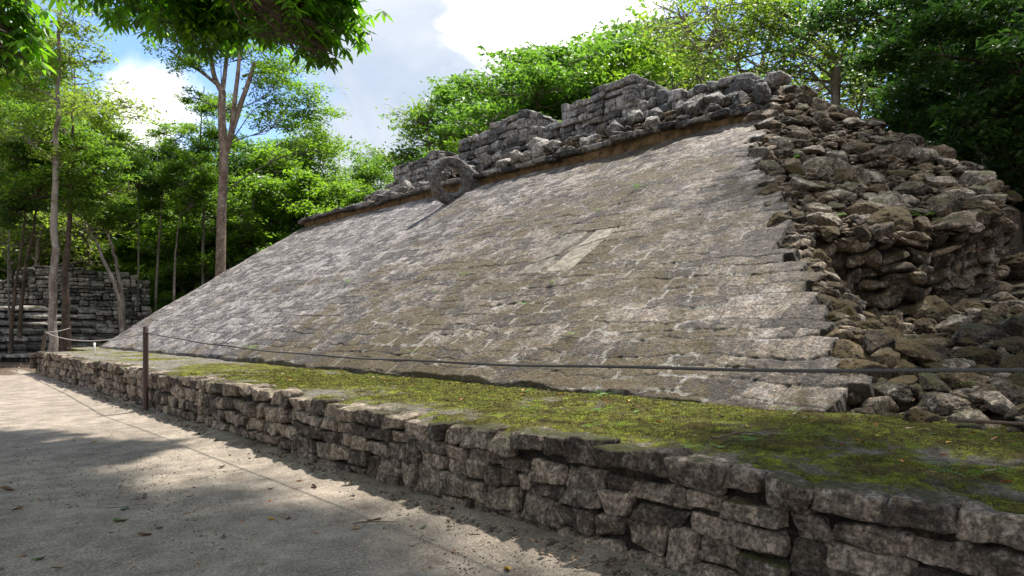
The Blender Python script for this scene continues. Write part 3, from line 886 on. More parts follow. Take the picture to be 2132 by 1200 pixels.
def reg_up():
    while True:
        x = rq.uniform(9, 16.3); y = rq.uniform(2.3, 8.3)
        if y > wall_y(x) + .05 and (y < ye(x) + .02 if x < 13.9 else y < 7.8): return x, y
def reg_low():
    while True:
        x = rq.uniform(5.7, 15); y = rq.uniform(.3, 4.4)
        if y < (wall_y(x) - .25 if x > 8.9 else 9) and y < ye(x) - .05: return x, y
HU = lambda x, y: float(H_up(np.float64(x), np.float64(y))); HL = lambda x, y: float(H_low(np.float64(x), np.float64(y)))
scatter(9, reg_up, lambda: rq.uniform(.29, .38), HU, .2, .25)
scatter(80, reg_up, lambda: rq.uniform(.17, .26), HU, .38, .4)
scatter(70, reg_up, lambda: rq.uniform(.12, .18), HU, .55, .45, .72)
def reg_edge():
    while True:
        x = rq.uniform(6.2, 10.6); y = ye(x) - rq.uniform(.05, 1.5)
        if not (x > 9.15 and y > wall_y(x - .2) + .1): return x, y
HE = lambda x, y: float(Hr(np.float64(x), np.float64(y)))
scatter(50, reg_edge, lambda: rq.uniform(.11, .21), HE, .35, .75, .62)
scatter(40, reg_edge, lambda: rq.uniform(.08, .13), HE, .6, .6, .6)
scatter(6, reg_low, lambda: rq.uniform(.22, .29), HL, .12, .8)
scatter(26, reg_low, lambda: rq.uniform(.13, .2), HL, .22, .7)
scatter(30, reg_low, lambda: rq.uniform(.09, .15), HL, .3, .6)
n_end = len(rocks)
# crest rubble lying behind the cornice, in front of the upper wall
HB = lambda x, y: 6.26 + (x - 13.75) * .75 * (1 if y < 19 else .5)
placed = []
def reg_b():
    while True:
        x, y = rq.uniform(13.78, 14.6), 7.0 + 15.5 * rq.random() ** 1.2
        if not 15.4 < y < 18.2 or x > 14.25: return x, y
scatter(62, reg_b, lambda: rq.uniform(.17, .34), HB, .45, .0, .62, 'crest')
def add_rocks():
    for i, (x, y, z, r, moss, zone) in enumerate(rocks):
        ms = rq.random() < moss
        me = PROTOC[i % len(PROTOC)] if zone == 'crest' else (PROTOM[i % len(PROTOM)] if ms else PROTO[i % len(PROTO)])
        o = put('rock', me)
        o.location = (x, y, z)
        s = r * 1.12
        o.scale = (s * rq.uniform(.9, 1.25), s * rq.uniform(.85, 1.1), s * rq.uniform(.8, 1.2))
        nrm = slope_normal(HU if zone == 'end' and y > wall_y(x) and x > 8.9 else (HB if zone == 'crest' else HL), x, y)
        tilt = Vector((0, 0, 1)).lerp(nrm, .6 if zone == 'end' else .2).normalized()
        q = tilt.to_track_quat('Z', 'Y')
        e = (q.to_matrix() @ Matrix.Rotation(rq.uniform(0, 6.28), 3, 'Z') @ Matrix.Rotation(rq.uniform(-.35, .35), 3, 'X')).to_euler()
        o.rotation_euler = e
        if zone == 'crest':
            tag(o, 'loose grey stone lying between the cornice and the upper wall of the ruin', 'stone', 'loose stones along the crest')
        else:
            sz = 'large' if r > .27 else ('fist-sized small' if r < .14 else 'mid-sized')
            where = ('on the ground before the curved dry wall' if not (x > 9.15 and y > wall_y(x - .2)) and y < ye(x) - 1.55 else
                     'along the broken edge of the slope' if y > ye(x) - 1.55 and x < 12.5 else
                     'high on the rubble near the crest' if z > 5.2 else 'on the rubble above the curved dry wall')
            kind = 'mossy brown stone' if ms else 'bare grey rock'
            tag(o, sz + ' ' + kind + ' ' + where, 'stone', sz + ' ' + kind + 's ' + where)
add_rocks()
def merged_stones(name, items, mat, label, cat, kind='stuff'):
    V = []; F = []; R = []; n = 0
    for (x, y, z, r) in items:
        T = SMALL[rq.integers(len(SMALL))]
        A = Matrix.Rotation(rq.uniform(0, 6.28), 3, 'Z') @ Matrix.Rotation(rq.uniform(-.5, .5), 3, 'X') @ Matrix.Rotation(rq.uniform(-.5, .5), 3, 'Y')
        P = (T * np.array([rq.uniform(.9, 1.4), rq.uniform(.8, 1.1), rq.uniform(.7, 1.1)]) * r) @ np.array(A).T + np.array([x, y, z])
        V.append(P); F.append(ICO2[1] + n); n += len(P); R.append(np.full(len(P), rq.random()))
    o = put(name, mesh(name, np.concatenate(V), np.concatenate(F), mat, {'rnd': np.concatenate(R)}))
    return tag(o, label, cat, kind=kind)
it = []
for _ in range(2300):
    x, y = reg_up()
    if inframe(x, y): r = rq.uniform(.04, .11); it.append((x, y, HU(x, y) + r * .4, r))
for _ in range(1100):
    x, y = reg_low()
    if inframe(x, y): r = rq.uniform(.02, .09) ; it.append((x, y, HL(x, y) + r * .3, r))
for _ in range(500):
    y = rq.uniform(7, 23)
    if 15.6 < y < 17.8: continue
    x = rq.uniform(13.7, 14.65); r = rq.uniform(.05, .13); it.append((x, y, HB(x, y) + r * .3, r))
for _ in range(500):
    x, y = reg_edge(); r = rq.uniform(.03, .09); it.append((x, y, HE(x, y) + r * .3, r))
for _ in range(260):   # ragged line of broken paving edge
    x = rq.uniform(5.8, 13.6); y = ye(x) - rq.uniform(0, .35); r = rq.uniform(.06, .16); it.append((x, y, min(plane(x) - .18, HU(x, y) + .6 if x > 8.9 else HL(x, y) + .5) + rq.uniform(-.06, .02), r))
merged_stones('small_rubble', it, M['smallrock'], 'small broken stones filling the gaps of the collapsed end and crest', 'rubble')

def mat_tuft():
    m, t, b = new_mat('moss_tuft')
    r = t.attr('rnd'); P = t.new('ShaderNodeNewGeometry').outputs['Position']
    f = t.math('ADD', t.math('MULTIPLY', r, .14), t.noise(P, 3.2, 8, .78))
    c = t.mix(t.ramp(f, .46, .68), (.085, .052, .014), (.19, .235, .018))
    t._in(b.inputs['Base Color'], c); b.inputs['Roughness'].default_value = .9
    return m
M['mosstuft'] = mat_tuft()
# ------------------------------------------------------------------ low platform with its retaining wall
plat = root('stone_platform', (4.6, 12, 0), 'low stone platform with rough retaining wall and mossy top beside the path', 'platform')
POFF = Vector((4.6, 12, 0))
def platform():
    st = Stones(); cap = Stones()
    def zt(y): return .70 + .02 * math.sin(y * .9) + .015 * math.sin(y * 2.3 + 1)
    def mp(P):
        u, v, w = P[:, 0], P[:, 1], P[:, 2]
        y = -1.2 + u
        return np.stack([WX + .05 * v + .03 * noise3(y * .6, 0 * y, 1.0) - w, y, -.06 + v + .018 * noise3(y * .8, v * 2, 2.0)], -1)
    # near stretch in finer geometry with larger stones, then the long far stretch
    near = 8.5
    pack(st, near, .60, mp, depth=.14, wscale=1.22, n=12, amp=.032, r=.30, jit=.40, gap=.004, band=.31, freq=7, square=True)
    pack(st, 26.8, .60, mp, depth=.14, wscale=1.0, n=7, amp=.026, r=.40, jit=.40, gap=.004, band=.30, u0=near, square=True)
    y = -1.2
    while y < 25.5:
        w = rng.uniform(.20, .40) if y < 5 else rng.uniform(.16, .34)
        hgt = rng.uniform(.070, .095)
        d = rng.uniform(.11, .18)
        x = WX + .01 + rng.uniform(-.02, .03) + d
        cap.add((x, y + w / 2, zt(y) - hgt + rng.uniform(-.012, .02)), (d, w / 2, hgt), n=13 if y < 7 else 7, r=.28, jit=.42, amp=.038, freq=6, gap=.006)
        y += w
    # far end return of the wall
    def mpe(P): return np.stack([WX + .05 + P[:, 0], 25.55 + P[:, 2] , -.06 + P[:, 1]], -1)
    pack(st, 2.2, .74, mpe, depth=.14, n=5)
    o = st.build('retaining_wall', M['wall'], plat); o.location = -POFF
    o = cap.build('capstones', M['wall'], plat); o.location = -POFF
    b = backing('wall_backing', [[(WX + .075, -1.6, -.3), (WX + .075, 25.4, -.3), (WX + .12, 25.4, .60), (WX + .12, -1.6, .60)]], plat, M['wallback']); b.location = -POFF
    # top surface
    xs = np.linspace(WX + .07, 6.35, 185)
    ys = [-1.6]
    while ys[-1] < 29.6: ys.append(ys[-1] + .014 + .0022 * max(0, ys[-1] - 1))
    ys = np.array(ys)
    X, Y = np.meshgrid(xs, ys, indexing='ij')
    t = (X - WX) / 2.4
    moss = .50 + .72 * fbm(X * 1.3, Y * .9, 41.0, 5, .62) + .22 * fbm(X * 5, Y * 5, 42.0, 3)
    moss += .22 * sstep(.18, .4, t) - .35 * sstep(12, 18, Y) + .10 * sstep(3.2, 1.5, Y) + .10 * sstep(4.5, 10, Y) * sstep(14, 9, Y)
    # shallow steps where slabs have sunk: long ragged ridges running along the platform
    q = X + .30 * fbm(Y * .7, X * .4, 6.0, 4)
    ridge = np.zeros_like(X)
    crack = np.zeros_like(X)
    for (x0, ya, yb, hg) in ((4.02, 0, 4.4, .035), (4.42, .2, 6.0, .03), (4.95, 1.5, 8.0, .02), (3.72, -1, 2.2, .03)):
        m = sstep(ya - .4, ya + .2, Y) * sstep(yb + .4, yb - .2, Y)
        ridge += hg * sstep(x0 - .03, x0 + .03, q) * m
        crack += np.exp(-((q - x0) / .022) ** 2) * m
    mk = sstep(.42, .72, moss)
    Z = .685 + .03 * t + ridge * .45 + .018 * fbm(X * 1.6, Y * 1.6, 3.0, 4) + mk * (.014 + .014 * fbm(X * 16, Y * 16, 4.0, 4, .65)) + .006 * fbm(X * 30, Y * 30, 2.0, 3)
    Z -= .012 * crack
    Z = Z - .06 * sstep(WX + .24, WX + .07, X)
    F = grid_faces(len(xs), len(ys))
    keep = ~((Y > 25.7) & (X < 4.9 + 0 * Y))
    F = F[keep.ravel()[F].all(1)]
    # tufts of moss standing up from the surface
    q = np.random.default_rng(5); n = 130000
    ty = .5 + 11.5 * q.random(n) ** 1.7; tx = q.uniform(WX + .15, 5.95, n)
    ix = np.clip(np.searchsorted(xs, tx), 0, len(xs) - 1); iy = np.clip(np.searchsorted(ys, ty), 0, len(ys) - 1)
    ok = moss[ix, iy] + .35 * fbm(tx * 7, ty * 7, 3.0, 3) + q.normal(0, .10, n) > .62
    tx, ty, tz = tx[ok], ty[ok], Z[ix, iy][ok]; n = len(tx)
    h = q.uniform(.003, .008, n) * (1 + ty * .10); a = q.uniform(0, 2 * math.pi, n); w = h * .6
    ln = q.normal(0, .5, (n, 2)) * h[:, None]
    B = np.stack([tx, ty, tz - .002], -1); dx = np.stack([np.cos(a) * w, np.sin(a) * w, 0 * w], -1); up = np.stack([ln[:, 0], ln[:, 1], h], -1)
    Vt = np.stack([B - dx, B + dx, B + dx * .5 + up * .6, B + up], 1).reshape(-1, 3)
    i4 = np.arange(n)[:, None] * 4 + np.arange(4)
    tag(put('moss_tufts', mesh('moss_tufts', Vt, i4, M['mosstuft'], {'rnd': np.repeat(q.random(n), 4)}, smooth=False)), 'fine green and brown moss tufts carpeting the platform top', 'moss', kind='stuff')
    o = put('mossy_top', mesh('mossy_top', np.stack([X, Y, Z], -1).reshape(-1, 3), F, M['bench'], {'moss': moss.ravel(), 'crack': crack.ravel()}), plat)
    o.location = -POFF
platform()

# ------------------------------------------------------------------ stone ring
def ring():
    r0 = root('stone_ring', (12.80, 16.6, 5.99), 'carved stone goal ring jutting edge-on from the top of the slope', 'ring')
    r0.scale = (1.10, 1.10, 1.10); r0.rotation_euler = (math.radians(3), math.radians(6), math.radians(-4))
    n = 96; k = 28
    th = np.arange(n) / n * 2 * math.pi
    Ro, Ri, T = .67, .40, .27
    # rounded rectangular section
    prof = []
    m = 7; rad = .06
    hw, hh = (Ro - Ri) / 2, T / 2
    for (sx, sy) in ((1, 1), (-1, 1), (-1, -1), (1, -1)):
        a0 = {(1, 1): 0, (-1, 1): 90, (-1, -1): 180, (1, -1): 270}[(sx, sy)]
        for i in range(m):
            a = math.radians(a0 + 90 * i / (m - 1)); prof.append((sx * (hw - rad) + rad * math.cos(a), sy * (hh - rad) + rad * math.sin(a)))
    prof = np.array(prof); k = len(prof)
    TH, I = np.meshgrid(th, np.arange(k), indexing='ij')
    R = (Ro + Ri) / 2 + prof[I, 0]; W = prof[I, 1]
    nn = fbm(np.cos(TH) * 3, np.sin(TH) * 3, W * 4, 4, .6) * .022
    R = R + nn * np.sign(prof[I, 0]); W = W + nn * np.sign(W)
    V = np.stack([R * np.cos(TH), W, R * np.sin(TH)], -1).reshape(-1, 3)
    i = np.arange(n)[:, None]; j = np.arange(k)[None, :]
    a = i * k + j; b = i * k + (j + 1) % k; c = ((i + 1) % n) * k + (j + 1) % k; d = ((i + 1) % n) * k + j
    F = np.stack([a, b, c, d], -1).reshape(-1, 4)
    put('ring_body', mesh('ring_body', V, F, M['ring'], {'rnd': np.full(len(V), .45)}), r0)
    # tapering tenon running back into the wall
    u = np.linspace(0, 1, 26); prof2 = []
    V = []
    for q in u:
        x = .25 + q * 1.15
        zt = .64 - .42 * q; zb = -.56 + .56 * q
        hw = .145 - .02 * q
        for i in range(24):
            t = i / 24 * 2 * math.pi; cx, cz = math.cos(t), math.sin(t)
            px = np.sign(cx) * abs(cx) ** .4; pz = np.sign(cz) * abs(cz) ** .4
            V.append((x, px * hw, (zt + zb) / 2 + pz * (zt - zb) / 2))
    V = np.array(V); V += (.02 * fbm(V[:, 0] * 4, V[:, 1] * 4, V[:, 2] * 4, 4))[:, None] * np.array([0, 1, 1])
    # keep the hole open: push section points that fall inside it outwards
    rr = np.hypot(V[:, 0], V[:, 2]); lim = Ri + .08
    msk = rr < lim
    V[msk, 0] = np.sqrt(np.maximum(lim ** 2 - V[msk, 2] ** 2, .01))
    F = []
    for i in range(25):
        for j in range(24): F.append((i * 24 + j, i * 24 + (j + 1) % 24, (i + 1) * 24 + (j + 1) % 24, (i + 1) * 24 + j))
    put('tenon', mesh('tenon', V, np.array(F), M['ring'], {'rnd': np.full(len(V), .55)}), r0)
ring()

# ------------------------------------------------------------------ posts and ropes
def post(loc, h, r, mat, label, lean=(0, 0), group=None, capped=True, sq=False):
    t = root('post', loc, label, 'post', group)
    k = 4 if sq else 16
    pts = [(lean[0] * q, lean[1] * q, q * h) for q in (-.15, 0, .3, .6, .9, .995, 1.0)]
    V, F = tube(pts, [r, r, r, r, r, r * .97, r * .8], k)
    top = np.array([[len(V) - k + i for i in range(k)]])
    V = V.tolist()
    me = mesh('shaft', V, [F, top[:, ::-1]], mat, smooth=not sq)
    put('shaft', me, t)
    # rope eyelet
    a = np.linspace(0, 2 * math.pi, 14)
    zz = h * .925
    V, F = tube([(lean[0] * zz / h + (r + .004) * math.cos(q), lean[1] * zz / h + (r + .004) * math.sin(q), zz + .004 * math.sin(3 * q)) for q in a], [.007] * 14, 6)
    put('rope_loop', mesh('rope_loop', V, F, M['rope']), t)
    return t
post((3.31, 12.9, 0), 1.5, .045, M['post'], 'dark round metal post standing on the path against the platform wall')
post((3.31, -1.5, 0), 1.5, .045, M['post'], 'dark round metal post beyond the near end of the rope')
post((3.62, 25.6, .70), .66, .05, M['wood'], 'short leaning wooden post on the far corner of the platform', lean=(.10, .0))
post((4.75, 27.9, .0), 1.55, .035, M['post'], 'thin dark post in front of the steps beyond the platform')
wp = tag(put('marker_post', mesh('marker_post', *tube([(0, 0, 0), (0, 0, .1), (.01, 0, .3), (.01, 0, .305)], [.035, .033, .033, .002], 6), M['white'])), 'small white painted marker stub on the far platform top', 'marker')
wp.location = (4.7, 23.9, .70)
def rope(pts, r, label, mat, cat='rope'):
    P = np.array(pts); d = np.concatenate([[0], np.cumsum(np.linalg.norm(np.diff(P, axis=0), axis=1))])
    n = int(d[-1] / .012) if d[-1] < 16 else 900
    s = np.linspace(0, d[-1], n)
    Q = np.stack([np.interp(s, d, P[:, i]) for i in range(3)], -1)
    T = np.gradient(Q, axis=0); T /= np.linalg.norm(T, axis=1, keepdims=True)
    A = np.cross(T, [0, 0, 1.0]); A /= np.linalg.norm(A, axis=1, keepdims=True); B = np.cross(T, A)
    V = []; F = []; m = 0
    for k in range(3):     # three laid strands
        ph = s * 2 * math.pi / .055 + k * 2 * math.pi / 3
        C = Q + r * .5 * (np.cos(ph)[:, None] * A + np.sin(ph)[:, None] * B)
        v, f = tube(C, np.full(n, r * .58), 5); V.append(v); F.append(f + m); m += len(v)
    return tag(put('rope', mesh('rope', np.concatenate(V), np.concatenate(F), mat)), label, cat)
yy = np.linspace(12.9, -1.5, 80)
rope([(3.31, y, 1.2 + .0042 * (y - 6) ** 2 + (.004 * math.sin(y * 3))) for y in yy], .0098, 'dark twisted barrier rope stretched along the platform in front of the slope', M['rope'])
def cat_(a, b, sag, n=40):
    a = np.array(a); b = np.array(b); t = np.linspace(0, 1, n)[:, None]
    p = a + (b - a) * t; p[:, 2] -= sag * 4 * (t * (1 - t))[:, 0]; return p
rope(cat_((3.31, 12.9, 1.39), (3.71, 25.6, 1.31), .20), .012, 'paler rope sagging from the metal post to the far leaning wooden post', M['rope_pale'])
rope(cat_((3.71, 25.6, 1.31), (4.75, 27.9, 1.44), .03), .012, 'short far rope between the leaning wooden post and the thin dark post', M['rope_pale'])

# ------------------------------------------------------------------ stepped terrace closing the court
def steps():
    t = root('stepped_terrace', (0, 38, 0), 'broad flight of stone steps with a ruined wall on top at the far end', 'ruin')
    off = Vector((0, 38, 0))
    nst = 7; rise = .345; run = .55
    for k in range(nst):
        st = Stones(); x = -8.0; y = 35.6 + k * run; z = k * rise - .05
        xe = 7.7 + .1 * k
        while x < xe:
            w = rng.uniform(.5, 1.3)
            ts = rng.uniform(.10, .22)
            def mt(P, yy=y, ts=ts): P = P.copy(); P[:, 2] += (P[:, 1] - yy) * ts; return P
            st.add((x + w / 2, y + .36, z + rise * .78 + rng.uniform(-.02, .02)), (w / 2, .46, rise * .24), n=7, r=.6, jit=.4, amp=.04, freq=3, gap=.006, mapper=mt)
            st.add((x + w / 2, y + .50, z + rise * .25), (w / 2, .38, rise * .30), n=5, r=.5, jit=.4, amp=.04, freq=3, gap=.01)
            x += w
        o = st.build('step', M['steps'], t); o.location = -off
    st = Stones()
    def mw(P): return np.stack([-8 + P[:, 0], 40.0 - P[:, 2], 2.35 + P[:, 1]], -1)
    pack(st, 18.5, 2.3, mw, depth=.3, wscale=1.5, n=4, amp=.03, r=.5, jit=.3, band=.42, topfn=lambda u: np.interp(u - 8, [-8, 3.6, 4.4, 5.2, 6.9, 7.1, 9.5, 14, 16], [1.4, 1.4, 1.5, 2.15, 2.2, 2.05, 1.9, 1.1, .9]) + .1 * math.sin(u * 3))
    o = st.build('terrace_wall', M['steps'], t); o.location = -off; st = Stones()
    def mw2(P): return np.stack([7.6 + P[:, 0], 37.6 - P[:, 2], -.05 + P[:, 1]], -1)
    pack(st, 3.2, 2.6, mw2, depth=.3, wscale=1.4, n=4, amp=.03, r=.5, jit=.3, band=.42, topfn=lambda u: 3.2 if u < 2.2 else 2.3)
    o = st.build('side_wall', M['steps'], t); o.location = -off
    b = backing('terrace_core', [[(-8, 40.25, 0), (10.4, 40.25, 0), (10.4, 40.25, 3.2), (-8, 40.25, 3.5)], [(-8, 40.25, 3.4), (10.4, 40.25, 3.1), (10.4, 46, 3.1), (-8, 46, 3.4)],
                                 [(7.6, 37.85, -.1), (10.7, 37.85, -.1), (10.7, 37.85, 2.1), (7.6, 37.85, 2.1)], [(7.6, 37.85, 2.1), (10.7, 37.85, 2.1), (10.7, 41, 2.1), (7.6, 41, 2.1)]], t, M['wallback'])
    b.location = -off
steps()

# ------------------------------------------------------------------ trees
def leaves_geo(C, size, r, up=.6, aspect=.42, droop=.25):
    """rhombic leaves folded along the midrib; C (n,3) centres"""
    n = len(C)
    a = r.uniform(0, 2 * math.pi, n)
    D = np.stack([np.cos(a), np.sin(a), r.normal(-droop, .35, n)], -1); D /= np.linalg.norm(D, axis=1, keepdims=True)
    U = r.normal(0, 1, (n, 3)) * (1 - up); U[:, 2] += up * 1.5
    Sx = np.cross(D, U); Sx /= np.linalg.norm(Sx, axis=1, keepdims=True) + 1e-9
    Nn = np.cross(Sx, D)
    s = size * r.uniform(.65, 1.35, n)[:, None]
    w = s * aspect
    b = C - D * s * .5; t = C + D * s * .5 - Nn * s * .08
    l = C + Sx * w * .5 + Nn * s * .06 - D * s * .05; q = C - Sx * w * .5 + Nn * s * .06 - D * s * .05
    V = np.stack([b, l, t, q], 1).reshape(-1, 3)
    i = np.arange(n) * 4
    F = np.stack([i, i + 1, i + 2, i + 3], -1)
    return V, F, np.repeat(r.random(n), 4)
def palmate_geo(C, size, r, nl=7):
    """hand-shaped drooping leaves: nl leaflets from one point"""
    V = []; R = []
    n = len(C)
    base = r.uniform(0, 2 * math.pi, n)
    dirc = np.stack([np.cos(base) * .5, np.sin(base) * .5, -np.ones(n) * .55], -1)
    rv = r.random(n)
    for k in range(nl):
        a = base + (k - (nl - 1) / 2) * (2 * math.pi / (nl + .5)) + r.normal(0, .12, n)
        out = np.stack([np.cos(a), np.sin(a), -r.uniform(.1, 1.2, n)], -1)
        out /= np.linalg.norm(out, axis=1, keepdims=True)
        Sx = np.cross(out, np.array([0, 0, 1.0])); Sx /= np.linalg.norm(Sx, axis=1, keepdims=True) + 1e-9
        Nn = np.cross(Sx, out)
        L = (size * r.uniform(.75, 1.15, n) * (1 - .22 * abs(k - (nl - 1) / 2) / nl))[:, None]
        w = L * .15
        p = lambda t, s_, dn: C + out * L * t + Sx * w * s_ - np.array([0, 0, 1.0]) * L * dn
        V.append(np.stack([p(.08, 0, 0), p(.45, 1, .02), p(.75, .8, .08), p(1.0, 0, .18), p(.75, -.8, .08), p(.45, -1, .02), p(.5, 0, .05)], 1))
        R.append(np.clip(rv + r.normal(0, .08, n), 0, 1))
    V = np.concatenate(V); R = np.repeat(np.concatenate(R), 7)
    m = len(V); i = np.arange(m)[:, None] * 7
    F = np.concatenate([i + np.array([0, 1, 6, 5]), i + np.array([1, 2, 3, 6]), i + np.array([6, 3, 4, 5])])
    return V.reshape(-1, 3), F, R

def bend(a, b, r, n=7, k=.12, up=0.0):
    a = np.array(a, float); b = np.array(b, float); L = np.linalg.norm(b - a)
    t = np.linspace(0, 1, n)[:, None]
    P = a + (b - a) * t
    o1 = r.normal(0, k * L, 3); o2 = r.normal(0, k * L * .5, 3)
    P = P + np.sin(t * math.pi) * o1 + np.sin(t * 2 * math.pi) * o2
    P[:, 2] += (np.sin(t * math.pi) * up * L)[:, 0]
    return P

def tree_meshes(name, seed, trunk, r0, blobs, leaf, size, bark, nleaf=12000, twigs=14, sig=.33, up=.6, aspect=.42, wob=.12, palm=False, r1f=.35, limb_r=.42, droop=.25, fork_low=.35, twk=6, spread=.6, s0=4, twr=.020):
    """trunk: list of points; blobs: (cx,cy,cz,rx,ry,rz[,weight])"""
    r = np.random.default_rng(seed)
    T = Tubes()
    P = np.array(trunk, float)
    t = np.linspace(0, 1, len(P)); tt = np.linspace(0, 1, max(14, len(P) * 4))
    Q = np.stack([np.interp(tt, t, P[:, i]) for i in range(3)], -1)
    ker = np.array([.25, .5, .25])
    for i in range(3): Q[1:-1, i] = np.convolve(Q[:, i], ker, 'same')[1:-1]
    Q[1:-1] += r.normal(0, r0 * .15, (len(Q) - 2, 3)) * np.array([1, 1, 0])
    R = r0 * (1 - (1 - r1f) * tt) ; R[0] *= 1.45; R[1] *= 1.12
    T.add(Q, R, 12, wob, seed)
    tot = sum((b[6] if len(b) > 6 else 1) * b[3] * b[4] for b in blobs)
    LV = []; LF = []; LR = []; n0 = 0
    for b in blobs:
        c = np.array(b[:3]); rad = np.array(b[3:6]); wgt = b[6] if len(b) > 6 else 1
        # attach somewhere on the trunk below the blob
        zt = c[2] - rad[2] * .5 - np.linalg.norm((c - Q[-1])[:2]) * r.uniform(.25, .55)
        zmin = Q[0, 2] + (Q[-1, 2] - Q[0, 2]) * fork_low
        zt = np.clip(zt, zmin, Q[-1, 2]); ai = int(np.argmin(np.abs(Q[:, 2] - zt)))
        A = Q[ai]; ra = R[ai] * limb_r * r.uniform(.8, 1.2)
        c0 = c - np.array([0, 0, rad[2] * .2])
        Lb = bend(A, c0, r, 9, .07, .06)
        T.add(Lb, np.linspace(ra, max(ra * .3, .012), 9), 7, .1, seed)
        tips = []
        for k in range(twigs):
            d = r.normal(size=3); d /= np.linalg.norm(d); d *= r.uniform(.45, 1.0) ** .6
            e = c + d * rad
            s = Lb[r.integers(s0, 9)]
            tw = bend(s, e, r, 6, .09, .05)
            T.add(tw, np.linspace(max(ra * .28, twr), .007, 6), 4)
            tips.append(tw[-1]); tips.append(tw[4]); tips.append(tw[3])
            for _ in range(twk // 3):
                e2 = e + r.normal(0, .35, 3) * rad * .6
                t2 = bend(tw[r.integers(2, 6)], e2, r, 4, .1)
                T.add(t2, np.linspace(.012, .005, 4), 3); tips.append(t2[-1]); tips.append(t2[2])
        tips = np.array(tips)
        n = int(nleaf * wgt * b[3] * b[4] / tot)
        pick = tips[r.integers(len(tips), size=n)]
        sg = sig * rad * np.array([1, 1, .55])
        # clumps: leaves gather on sprays
        sp = r.normal(0, 1, (max(8, n // 14), 3)) * .9
        C = pick + np.clip(sp[r.integers(len(sp), size=n)], -1.3, 1.3) * sg * spread + np.clip(r.normal(0, .2, (n, 3)), -.4, .4) * sg
        if palm: V, F, Rv = palmate_geo(C, size, r)
        else: V, F, Rv = leaves_geo(C, size, r, up, aspect, droop)
        LV.append(V); LF.append(F + n0); LR.append(Rv); n0 += len(V)
    tm = T.mesh(name + '_trunk', bark)
    cm = mesh(name + '_crown', np.concatenate(LV), np.concatenate(LF), leaf, {'rnd': np.concatenate(LR)}, smooth=False)
    return tm, cm
def plant_tree(tm, cm, loc, rz, sc, label, group=None, name='tree', cat='tree', leafmat=None):
    t = root(name, loc, label, cat, group, rz)
    t.scale = sc if isinstance(sc, tuple) else (sc, sc, sc)
    put('trunk', tm, t); put('crown', cm, t)
    return t

def auto_blobs(seed, h, cr, z0, n, flat=.6, tall=1.0):
    r = np.random.default_rng(seed); B = []
    for i in range(n):
        a = i * 2.4 + r.uniform(-.4, .4); f = (i + .5) / n
        z = z0 + (h - z0) * f
        rr = cr * math.sin(math.pi * min(1, .25 + .68 * f)) * r.uniform(.35, .8)
        s = cr * r.uniform(.34, .52)
        B.append((rr * math.cos(a), rr * math.sin(a), z, s, s * r.uniform(.8, 1.2), s * flat * tall))
    return B
PT = {}
def proto(key, seed, h, cr, z0, nb, r0, leaf, size, bark, nleaf, flat=.6, lean=.4, **kw):
    r = np.random.default_rng(seed)
    tr = [(0, 0, -.3)] + [(r.normal(0, lean * f), r.normal(0, lean * f), h * .88 * f) for f in (.2, .4, .6, .8, 1.0)]
    PT[key] = tree_meshes(key, seed, tr, r0, auto_blobs(seed, h, cr, z0, nb, flat), leaf, size, bark, nleaf, **kw)
proto('forest_a', 21, 15, 4.4, 4.5, 15, .20, M['leaf_mid'], .25, M['bark_grey'], 21000)
proto('forest_b', 22, 13, 4.0, 3.0, 15, .16, M['leaf_bright'], .24, M['bark_pale'], 19000)
proto('forest_c', 23, 16, 4.6, 6.5, 13, .20, M['leaf_mid'], .22, M['bark_pale'], 14000, flat=.45)
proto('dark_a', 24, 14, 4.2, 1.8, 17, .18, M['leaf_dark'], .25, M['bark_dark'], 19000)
proto('under_a', 25, 6.5, 2.6, .8, 12, .07, M['leaf_mid'], .18, M['bark_grey'], 13000)
proto('under_b', 26, 7.5, 2.4, 1.5, 11, .06, M['leaf_bright'], .19, M['bark_grey'], 10000)
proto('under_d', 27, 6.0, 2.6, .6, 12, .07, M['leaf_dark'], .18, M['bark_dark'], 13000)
proto('sparse', 28, 12, 3.6, 4.0, 12, .13, M['leaf_pale'], .19, M['bark_pale'], 5200, flat=.35, twr=.03, limb_r=.6, spread=.7)
proto('airy', 33, 12, 4.2, 4.5, 12, .17, M['leaf_pale'], .19, M['bark_pale'], 2600, flat=.30, twr=.04, limb_r=.7, spread=.7, twigs=16)
proto('acacia', 29, 13, 5.5, 7.0, 13, .22, M['leaf_acacia'], .27, M['bark_pale'], 16000, flat=.16, fork_low=.3, twr=.035, spread=.5, twigs=18)
proto('slim', 30, 10, 1.8, 3.8, 10, .075, M['leaf_mid'], .18, M['bark_pale'], 8000)

tq = np.random.default_rng(99)
def W(px, d):      # ground position seen at a bearing and distance
    a = (px - 1066) / 1410
    return (math.sin(YAW) + a * math.cos(YAW)) * d, (math.cos(YAW) - a * math.sin(YAW)) * d
KIND = {'acacia': 'flat-topped layered', 'sparse': 'thin airy pale-leaved', 'airy': 'thinly leaved pale-branched', 'dark_a': 'dense dark-leaved', 'forest_a': 'tall rounded mid-green', 'forest_b': 'bright green bushy', 'forest_c': 'high-crowned pale-stemmed', 'under_a': 'low mid-green', 'under_b': 'low bright green', 'under_d': 'low dark green'}
def T_(key, px, d, s, label, group=None, z=0.0, rz=None, name='tree'):
    label = KIND[key] + ' ' + label; group = KIND[key] + ' ' + group
    x, y = W(px, d)
    sc = s if isinstance(s, tuple) else (s, s, s)
    return plant_tree(*PT[key], (x, y, z), tq.uniform(0, 6.28) if rz is None else rz, sc, label, group, name)
L1 = 'tree standing in the wood beyond the far end of the slope'; G1 = 'trees in the wood beyond the far end'
L2 = 'tree filling the wood edge beside the far end of the slope'; G2 = 'trees at the wood edge'
L3 = 'tree rising behind the crest of the ruin'; G3 = 'trees behind the crest'
